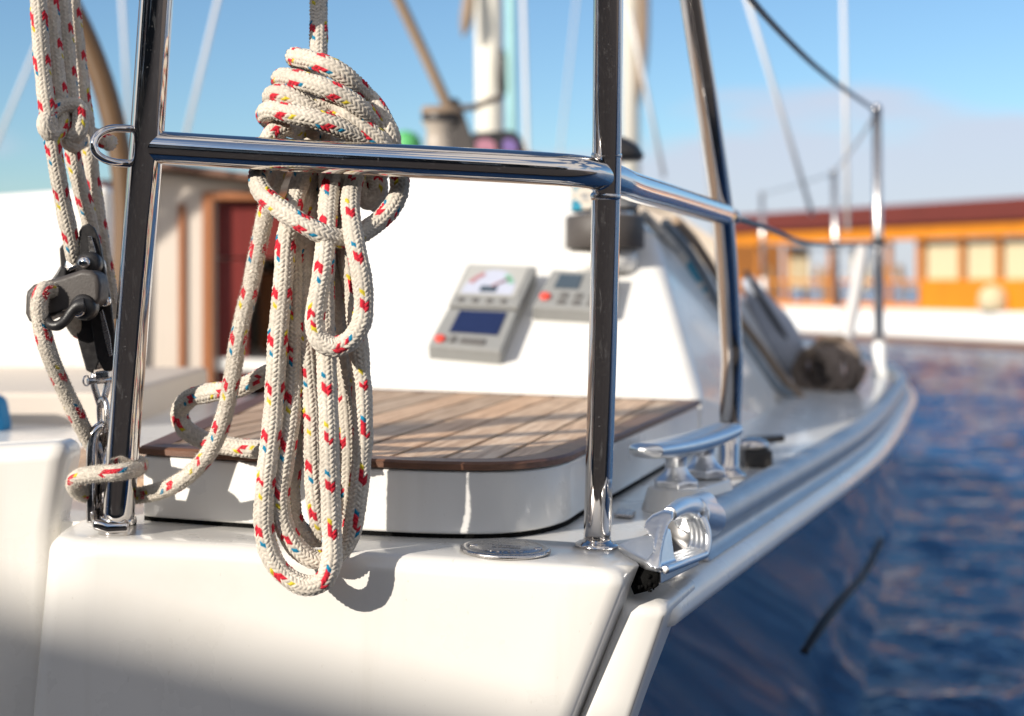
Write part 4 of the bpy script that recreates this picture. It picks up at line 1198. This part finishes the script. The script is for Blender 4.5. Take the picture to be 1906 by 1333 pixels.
# stays and shrouds
for (a_, b_, d0, d1, r) in (((345, 255), (420, -60), 5.2, 5.0, .008), ((222, -80), (240, 230), 6.4, 6.4, .009), ((-20, 300), (95, 20), 6, 6, .008),
                            ((1512, 400), (1372, -60), 5.6, 5.2, .009), ((1578, 430), (1568, -60), 6.5, 6.5, .010), ((1236, 330), (1172, 20), 5.4, 5.2, .008)):
    MB().tube([W(*a_, d0), W(*b_, d1)], r, 8, False).build('stay', M['linew'], Y)

# ================================================================== LOOSE THINGS ON BOARD
# --- steering wheel (turns on its own)
wr = 0.842; wcx, wcy = 226 - 934, 430
wc3 = W(wcx, wcy, 2.36)
SW = empty('steering_wheel', wc3, 'large steering wheel with a brown leather rim behind the mainsheet', 'steering wheel')
ring_ = [wc3 + wr * np.array([cos(t), 0.06 * cos(t), sin(t)]) for t in np.linspace(0, 2 * pi, 160, endpoint=False)]
MB().tube(ring_, .020, 18, True, 1, False, True).build('rim', M['leather'], SW)
for k in range(5):
    t = 2 * pi * k / 5 + .628
    MB().tube([wc3, wc3 + (wr - .012) * np.array([cos(t), .06 * cos(t), sin(t)])], .006, 10, False).build('spoke', M['satin'], SW)
MB().lathe([(.05, -.02), (.05, .02), (.02, .04)], wc3, (0, -1, 0), 24).build('hub', M['satin'], SW)

# --- the coiled rope on the rail
RC = empty('coiled_rope', W(600, 1010, 1.06), 'cream braided rope with red flecks coiled and hung on the polished rail', 'rope')
r0 = .0073
def rp(name, pts, **k):
    if name == 'hanging_loop':
        pts = [(a, b, c + .008 * min(max((b - 620) / 350, 0), 1)) for a, b, c in pts]
    return rope(name, pts, k.pop('r', r0), RC, **k)
rp('standing_part', [(590, -260, 1.20), (592, -100, 1.17), (593, 20, 1.15), (593, 80, 1.135), (592, 120, 1.128), (588, 170, 1.118), (584, 240, 1.108)], phase=.013, r=.0070)
# turns frapped round the coil above the rail
rp('wrapping_turn', [(592, 128, 1.148), (562, 118, 1.145), (549, 107, 1.125), (560, 108, 1.098), (590, 115, 1.084), (625, 130, 1.080), (655, 152, 1.085), (678, 176, 1.10), (692, 205, 1.125), (690, 232, 1.15), (650, 215, 1.165), (590, 190, 1.168)], phase=.021)
rp('wrapping_turn', [(590, 190, 1.168), (545, 165, 1.160), (522, 152, 1.13), (532, 144, 1.098), (560, 150, 1.083), (600, 162, 1.074), (640, 180, 1.074), (672, 203, 1.080), (696, 232, 1.095), (708, 262, 1.12), (690, 280, 1.15), (620, 250, 1.17)], phase=.005)
rp('wrapping_turn', [(640, 150, 1.10), (672, 172, 1.112), (700, 200, 1.10), (720, 235, 1.096), (729, 262, 1.098), (722, 292, 1.105), (700, 330, 1.112), (690, 362, 1.115), (700, 378, 1.105)], phase=.031)
rp('wrapping_turn', [(600, 225, 1.165), (545, 200, 1.16), (512, 190, 1.13), (508, 178, 1.10), (528, 176, 1.086), (552, 186, 1.084), (590, 208, 1.087), (640, 232, 1.095)], phase=.044)
rp('wrapping_turn', [(620, 262, 1.165), (560, 245, 1.165), (508, 226, 1.135), (494, 213, 1.105), (508, 205, 1.085), (545, 213, 1.076), (585, 221, 1.074), (625, 234, 1.078), (665, 252, 1.086), (700, 270, 1.098), (712, 290, 1.115)], phase=.017)
rp('wrapping_turn', [(570, 208, 1.084), (615, 199, 1.090), (650, 214, 1.085), (690, 246, 1.087), (714, 268, 1.092), (722, 290, 1.105)], phase=.057)
# strands dropping behind the rail
rp('hanging_loop', [(538, 232, 1.10), (512, 245, 1.098), (497, 268, 1.094), (486, 305, 1.088), (480, 330, 1.082), (488, 357, 1.070), (518, 386, 1.058), (558, 413, 1.051), (597, 434, 1.052), (640, 444, 1.062), (682, 428, 1.072), (722, 395, 1.08), (742, 360, 1.085), (743, 325, 1.09), (728, 290, 1.10), (690, 262, 1.118)], phase=.026, label='turn of the rope lashed round the hanging loops under the rail')
# the biggest front loop
rp('hanging_loop', [(583, 250, 1.112), (572, 300, 1.104), (552, 360, 1.092), (540, 410, 1.078), (533, 445, 1.072), (527, 525, 1.068), (518, 620, 1.064), (513, 700, 1.061), (508, 780, 1.058), (499, 858, 1.055), (492, 930, 1.053), (492, 985, 1.051), (505, 1036, 1.049), (533, 1072, 1.048), (570, 1090, 1.047), (602, 1081, 1.046), (617, 1044, 1.046), (617, 980, 1.047), (614, 885, 1.048), (612, 790, 1.051), (609, 710, 1.056), (607, 640, 1.064), (604, 560, 1.072), (606, 460, 1.080), (610, 380, 1.090), (612, 320, 1.10), (608, 260, 1.115)], phase=.009)
# second loop: inner left strand and the rightmost strand
rp('hanging_loop', [(600, 255, 1.130), (585, 310, 1.118), (566, 380, 1.104), (552, 450, 1.090), (549, 540, 1.084), (549, 640, 1.078), (545, 740, 1.070), (537, 810, 1.065), (528, 870, 1.062), (521, 930, 1.061), (530, 980, 1.060), (553, 1020, 1.0605), (585, 1041, 1.063), (618, 1037, 1.066), (646, 1010, 1.068), (660, 960, 1.068), (669, 895, 1.068), (675, 820, 1.068), (674, 740, 1.070), (668, 650, 1.074), (658, 560, 1.081), (647, 480, 1.09), (640, 400, 1.10), (632, 320, 1.112), (625, 260, 1.125)], phase=.037)
# third loop, in the shade behind
rp('hanging_loop', [(612, 255, 1.142), (600, 320, 1.130), (586, 380, 1.112), (571, 450, 1.094), (569, 530, 1.088), (570, 610, 1.082), (575, 690, 1.076), (581, 765, 1.071), (583, 840, 1.068), (587, 920, 1.067), (596, 975, 1.072), (612, 1000, 1.081), (630, 985, 1.083), (641, 930, 1.083), (647, 850, 1.083), (644, 770, 1.084), (636, 680, 1.087), (630, 590, 1.092), (628, 500, 1.098), (628, 400, 1.110), (622, 300, 1.13)], phase=.052)
rp('hanging_loop', [(580, 300, 1.125), (560, 430, 1.108), (556, 560, 1.100), (558, 700, 1.094), (548, 830, 1.084), (541, 930, 1.080), (553, 980, 1.080), (580, 1000, 1.082), (606, 993, 1.084), (622, 960, 1.086), (628, 880, 1.088), (622, 760, 1.092), (612, 600, 1.10), (615, 420, 1.112)], phase=.003)
# small front loop
rp('hanging_loop', [(622, 300, 1.098), (615, 345, 1.083), (611, 395, 1.068), (608, 430, 1.058), (601, 500, 1.049), (590, 565, 1.044), (586, 605, 1.042), (596, 634, 1.041), (622, 646, 1.041), (650, 634, 1.041), (671, 605, 1.042), (677, 565, 1.044), (673, 515, 1.047), (664, 470, 1.051), (656, 425, 1.058), (652, 385, 1.068), (655, 350, 1.082), (664, 320, 1.098)], phase=.047, r=.0072)
# dark short strands tucked under the rail
rp('hanging_loop', [(690, 290, 1.12), (702, 330, 1.112), (702, 362, 1.105), (686, 374, 1.103), (668, 356, 1.105), (664, 325, 1.112)], phase=.015)
# bight lying over the hatch edge
rp('bight', [(580, 672, 1.106), (540, 682, 1.108), (495, 698, 1.112), (446, 722, 1.122), (392, 731, 1.138), (350, 744, 1.158), (334, 770, 1.168), (344, 797, 1.168), (374, 817, 1.164), (424, 830, 1.152), (478, 836, 1.142), (530, 835, 1.128), (570, 815, 1.112)], phase=.029, fuzz=.00012)
# tail down to the post, once round it and up to the jammer
rp('tail', [(540, 262, 1.112), (521, 310, 1.108), (505, 350, 1.102), (493, 405, 1.096), (479, 470, 1.092), (466, 536, 1.09), (452, 590, 1.089), (442, 640, 1.089), (430, 715, 1.092), (415, 782, 1.098), (393, 836, 1.106), (360, 877, 1.115), (318, 906, 1.128), (285, 917, 1.142), (250, 923, 1.163), (210, 925, 1.172), (175, 924, 1.160), (150, 917, 1.146), (138, 902, 1.132), (145, 889, 1.121), (165, 884, 1.114), (190, 881, 1.110), (215, 880, 1.108), (240, 876, 1.116), (258, 870, 1.135), (256, 862, 1.157), (230, 858, 1.170), (195, 846, 1.170), (172, 830, 1.162), (158, 805, 1.156), (139, 765, 1.146), (115, 715, 1.136), (91, 657, 1.126), (77, 605, 1.120), (73, 565, 1.116), (80, 541, 1.118), (98, 543, 1.13), (120, 575, 1.150), (150, 620, 1.17)], phase=.019, fuzz=.00042, r=.0068, worn=.9)

# --- mainsheet falls
MS = empty('mainsheet', W(140, 500, 1.17), 'cream mainsheet of several parallel red flecked parts running up from the black block', 'rope')
def ms(pts, **k): return rope('fall', pts, k.pop('r', .0066), MS, **k)
ms([(60, -140, 1.13), (72, 10, 1.132), (78, 110, 1.134), (86, 190, 1.132), (96, 250, 1.132), (107, 320, 1.138), (120, 390, 1.146), (131, 440, 1.152), (138, 478, 1.16), (150, 510, 1.175)], phase=.0, worn=.4)
ms([(88, -140, 1.15), (95, 10, 1.15), (101, 90, 1.15), (109, 160, 1.15), (114, 205, 1.148), (112, 240, 1.142), (96, 252, 1.13), (84, 236, 1.126), (92, 212, 1.134), (118, 198, 1.146), (145, 200, 1.152), (150, 222, 1.15), (144, 250, 1.146), (120, 262, 1.15)], phase=.011, worn=.4)
ms([(108, -140, 1.165), (118, 20, 1.165), (126, 110, 1.165), (132, 190, 1.165), (134, 240, 1.16), (136, 290, 1.16), (150, 350, 1.165), (164, 400, 1.172), (176, 470, 1.185)], phase=.023, worn=.4)
ms([(126, -140, 1.185), (136, 20, 1.185), (146, 110, 1.185), (156, 190, 1.185), (164, 260, 1.185), (173, 340, 1.185), (186, 430, 1.19), (200, 520, 1.2), (212, 590, 1.21)], phase=.034, worn=.4)
ms([(112, -140, 1.20), (122, 10, 1.20), (136, 140, 1.20), (150, 250, 1.198), (160, 340, 1.195), (172, 420, 1.2), (182, 500, 1.205)], phase=.041, worn=.4)
ms([(152, 262, 1.162), (132, 268, 1.148), (124, 246, 1.150), (128, 222, 1.158)], phase=.008, worn=.4)
ms([(168, 250, 1.20), (186, 258, 1.195), (204, 266, 1.19), (208, 268, 1.189)], phase=.02)

# --- mainsheet block with cam jammer
BK = empty('mainsheet_block', W(200, 700, 1.17), 'black fiddle block with a cam jammer shackled beside the left rail post', 'block')
def plate(pts, d, th, name, m, parent=BK, bev=.0012):
    return MB().prism([W(px, py, d + dd) for px, py, dd in pts], (0, th, 0)).build(name, M[m], parent, bevel=bev)
near = [(146, 432, 0), (152, 420, 0), (163, 416, 0), (175, 424, 0), (184, 444, .002), (195, 500, .004), (206, 560, .006), (213, 620, .008), (214, 680, .01), (206, 692, .01), (192, 690, .01), (180, 668, .008), (168, 600, .006), (156, 520, .004), (148, 470, .002)]
cp = plate(near, 1.150, .004, 'cheek_plate', 'blackp')
far = [(110, 462, 0), (118, 452, 0), (132, 458, 0), (140, 500, .002), (160, 600, .006), (176, 680, .01), (172, 696, .01), (160, 690, .01), (150, 655, .008), (130, 570, .006), (113, 505, .002)]
plate(far, 1.196, .004, 'cheek_plate', 'blackp')
plate([(146, 560, 0), (168, 580, 0), (186, 668, .004), (178, 690, .004), (160, 684, .004), (146, 640, .002), (134, 590, .0)], 1.160, .030, 'block_body', 'blackp')
for (pts, nm) in (([(163, 440, 0), (170, 440, 0), (178, 468, .001), (180, 492, .002), (173, 492, .002), (166, 470, .001)], 'strap'), ([(185, 580, .006), (191, 576, .006), (205, 628, .008), (209, 662, .009), (203, 664, .009), (194, 628, .008)], 'strap')):
    plate(pts, 1.1485, .0014, nm, 'satin', cp, .0004)
MB().lathe([(.0105, 0), (.0105, .006), (.008, .010), (.003, .011)], W(170, 492, 1.152), (-.15, -1, .1), 24).build('axle_boss', M['blackp'], cp)
MB().lathe([(.005, .010), (.005, .0145), (.0035, .0158), (.0005, .016)], W(170, 492, 1.152), (-.15, -1, .1), 16).build('bolt', M['chrome'], cp)
MB().lathe([(.0046, 0), (.0046, .003), (.0025, .0042), (.0004, .0044)], W(197, 561, 1.153), (-.1, -1, .1), 16).build('rivet', M['chrome'], cp)
MB().lathe([(.0155, -.012), (.0165, -.009), (.0125, -.003), (.0125, .003), (.0165, .009), (.0155, .012)], W(160, 500, 1.172), (.25, -1, .05), 28).build('sheave', M['satin'], BK)
# jammer body: wedge shaped housing with a lead lip
jb = [(46, 552, 0), (48, 542, 0), (60, 530, .002), (120, 512, .002), (150, 502, 0), (168, 503, -.002), (180, 512, -.004), (186, 530, -.004), (184, 556, -.004), (176, 572, -.002), (150, 578, 0), (110, 586, 0), (92, 592, .002), (64, 606, .002), (52, 598, .002), (45, 584, 0)]
jm = plate(jb, 1.126, .030, 'cam_jammer', 'greyp', bev=.0045)
plate([(74, 532, 0), (76, 524, 0), (94, 522, 0), (104, 508, 0), (112, 494, 0), (124, 500, 0), (122, 524, 0), (112, 536, 0)], 1.145, .022, 'cam', 'blackp', jm, .003)
plate([(127, 506, 0), (145, 498, 0), (145, 490, 0), (128, 498, 0)], 1.148, .012, 'spring_clip', 'chrome', jm, .0006)
MB().tube([W(158, 568, 1.118), W(146, 570, 1.117), W(134, 580, 1.116), (W(122, 596, 1.114)), W(108, 606, 1.113), W(94, 604, 1.115), W(86, 588, 1.121)], [.0062, .0055, .0044, .004, .0042, .0038, .003], 16).build('lead_lip', M['blackp'], jm)
MB().lathe([(.0105, -.006), (.0105, .003), (.008, .006), (.002, .0065)], W(156, 572, 1.126), (-.12, -1, .1), 24).build('pivot_boss', M['blackp'], jm)
MB().lathe([(.0060, .006), (.0060, .0095), (.0048, .0112), (.0015, .0112), (.001, .009)], W(154, 578, 1.126), (-.12, -1, .1), 20).build('screw', M['chrome'], jm)
# shackle, pin, split ring, link
sh = MB().tube([W(176, 696, 1.166), W(174, 712, 1.164), W(180, 735, 1.166), W(188, 755, 1.168), W(196, 735, 1.170), W(200, 712, 1.172), W(200, 696, 1.172)], .0028, 14).build('shackle', M['satin'], BK)
MB().tube([W(164, 710, 1.160), W(212, 706, 1.176)], .0030, 14, False).build('shackle_pin', M['satin'], sh)
MB().prism([W(176, 692, 1.160), W(202, 690, 1.160), W(203, 704, 1.160), (W(177, 706, 1.160))], (0, .012, 0)).build('block_head', M['satin'], BK, bevel=.001)
MB().tube([W(161 + 6 * cos(t), 709 + 9 * sin(t), 1.158 + .003 * cos(t)) for t in np.linspace(0, 2 * pi, 12, endpoint=False)], .0008, 8, True, 4, False, True).build('split_ring', M['chrome'], sh)
MB().tube([W(186, 748, 1.166), W(192, 742, 1.16), W(198, 752, 1.156), W(198, 790, 1.154), W(194, 802, 1.158), W(188, 795, 1.166), (W(185, 765, 1.168))], .0024, 12, True, 8, False, True).build('link', M['satin'], sh)

# padeye at the left post (part of the yacht)
pe = MB().tube([W(172, 972, 1.150), W(171, 940, 1.150), W(171, 880, 1.152), W(172, 830, 1.154), W(178, 803, 1.156), W(190, 794, 1.158), W(203, 802, 1.160), W(208, 830, 1.160), W(208, 880, 1.158), W(208, 960, 1.154)],
              [.0046] * 10, 18, step=8)
pe.prism([W(176, 978, 1.150), W(212, 984, 1.146), W(212, 820, 1.156), W(196, 804, 1.158), W(178, 815, 1.155)], (0, .005, 0))
pe.build('padeye', M['chrome'], post_l)
MB().prism([W(165, 965, 1.152), W(172, 988, 1.128), W(200, 996, 1.125), W(240, 994, 1.128), (W(250, 972, 1.15)), W(200, 955, 1.165)], (0, 0, .009)).build('base_plate', M['chrome'], post_l, bevel=.003)

# --- sheet on the primary winch and the lines led along the side deck
SH = empty('jib_sheet', wc + np.array([0, 0, .05]), 'pale sheet with teal flecks wound on the winch and led along the side deck', 'rope')
pts = []
for t in np.linspace(0, 2 * pi * 4, 70):
    pts.append(wc + np.array([.0465 * cos(t), .0465 * sin(t), .056 + .0105 * t / (2 * pi)]))
MB().tube(pts, .0062, 10, True, 2).build('turns_on_winch', M['fleck'], SH)
def off(p, x): return p
sid = [W(1196, 398, 2.20), W(1225, 428, 2.22), W(1262, 470, 2.34), W(1300, 530, 2.42), W(1335, 598, 2.5), W(1380, 660, 2.62), W(1430, 728, 2.72), W(1470, 770, 2.62), W(1512, 792, 2.36)]
MB().tube(sid, .0085, 10).build('lead_to_deck', M['fleck'], SH)
for (lab, mm, dpx, dpy, dd) in (('dark grey line led beside the pale jib sheet along the coaming', 'lineg', 14, -12, .03), ('tan line lying outermost along the coaming side', 'linet', 34, -16, .07)):
    c3 = [W((p[0] / p[1] * F + CX) + dpx, (HY - p[2] / p[1] * F) + dpy, p[1] + dd) for p in sid[1:7]]
    o = MB().tube(c3 + [W(1478 + dpx * .5, 742, 2.85)], .0085, 10).build('control_line', M[mm], None, origin=c3[-1]); tag(o, lab, 'rope', 'lines along the starboard coaming')
# dark cushion roll / spray dodger edge along the coaming
dg = MB().tube([W(1392, 520, 3.0), W(1412, 560, 3.02), W(1440, 612, 3.05), W(1472, 668, 3.1), W(1500, 716, 3.12)], [.014, .026, .044, .036, .015], 16).build('folded_sprayhood', M['hood'], None, origin=W(1445, 690, 3.05))
tag(dg, 'grey blue folded sprayhood lying along the starboard side of the cockpit', 'sprayhood')
MB().tube([W(1388, 505, 2.96), W(1412, 548, 2.98), W(1448, 606, 3.0), W(1482, 662, 3.06)], [.005, .006, .006, .005], 10).build('hood_strap', M['blackp'], dg)

# dark warp coiled on the side deck by the stanchion
WPc = W(1542, 690, 3.05)
WA = np.array([.80, .55, .12]); WA /= np.linalg.norm(WA); WU = np.cross(WA, [0, 0, 1]); WU /= np.linalg.norm(WU); WV_ = np.cross(WU, WA)
WP_ = []
for t_ in np.linspace(0, 2 * pi * 12, 12 * 18):
    k = t_ / (2 * pi)
    rr_ = .049 + .006 * sin(k * 2.3) + .004 * sin(t_ * 2 + k)
    WP_.append(WPc + WA * (-.05 + .0092 * k + .004 * sin(t_ + k)) + rr_ * (cos(t_) * WU + sin(t_) * WV_ * .98) + np.array([0, 0, .006 * sin(k * 1.7)]))
o = MB().tube(WP_, .0078, 10, True, 3).build('coiled_warp', M['lined'], None, origin=WPc - np.array([0, 0, .06])); tag(o, 'grey brown mooring rope coiled in a bundle on the side deck near the stanchion', 'rope')
tie = [WPc + WA * a_ + np.array([0, 0, b_]) for a_, b_ in ((-.06, .045), (-.03, .064), (.01, .066), (.045, .062), (.07, .035))]
MB().tube(tie, .009, 12).build('lashing', M['linet'], o)
# pale strut leaning by the stanchion
o = MB().tube([W(1606, 462, 3.9), W(1590, 560, 3.7), W(1568, 668, 3.5)], [.018, .017, .016], 12).build('fender_strap', M['linew'], None, origin=W(1568, 668, 3.5)); tag(o, 'pale webbing strap hanging taut between lifeline and deck', 'strap')
# black jammer on deck beside the quarter post
CJ = D(1400, 868)
J = empty('deck_jammer', CJ, 'black rope organiser with steel cheek on the deck beside the far rail post', 'rope organiser')
MB().box(CJ[0] - .012, CJ[0] + .022, CJ[1] - .02, CJ[1] + .06, CJ[2] - .001, CJ[2] + .022).build('body', M['blackp'], J, bevel=.004)
MB().lathe([(.02, .0225), (.022, .028), (.012, .034), (.003, .035)], CJ + np.array([0, .0, 0]), seg=20).build('sheave_cap', M['chrome'], J)
MB().prism([CJ + np.array([.0, .03, .022]), CJ + np.array([.05, .05, .024]), CJ + np.array([.05, .065, .024]), CJ + np.array([.0, .06, .022])], (0, 0, .008)).build('lever', M['blackp'], J, bevel=.002)

# line round the port winch
PL = empty('roof_winch_line', wc2, 'tan line led down to the winch on the cabin roof', 'rope')
MB().tube([W(700, -90, 3.5), W(780, 80, 3.56), W(838, 205, 3.6), W(870, 262, 3.66)], .0145, 12).build('lead', M['linet'], PL)
pts = [wc2 + np.array([.046 * cos(t) + .008, .046 * sin(t), .108 + .010 * t / (2 * pi)]) for t in np.linspace(-.5, 2 * pi * 1.5, 30)]
MB().tube(pts + [W(880, 200, 3.7), W(905, 190, 3.8), W(934, 181, 3.9)], .009, 10, True, 3).build('turns_on_winch', M['linet'], PL)
# green fender and blue canvas
gf = MB().lathe([(.002, 0), (.03, .006), (.042, .03), (.042, .05), (.028, .07), (.004, .078)], W(755, 298, 3.7), seg=24).build('green_fender', M['greenf']); tag(gf, 'small green fender lying on the cabin roof left of the winch', 'fender')
bc = MB().prism([W(-160, 738, 1.80), W(-9, 738, 1.80), W(4, 812, 1.80), W(-160, 815, 1.80)], (0, .05, 0)).build('blue_bag', M['bluef'], None, bevel=.012); tag(bc, 'blue canvas bag leaning at the far left of the cockpit', 'bag')
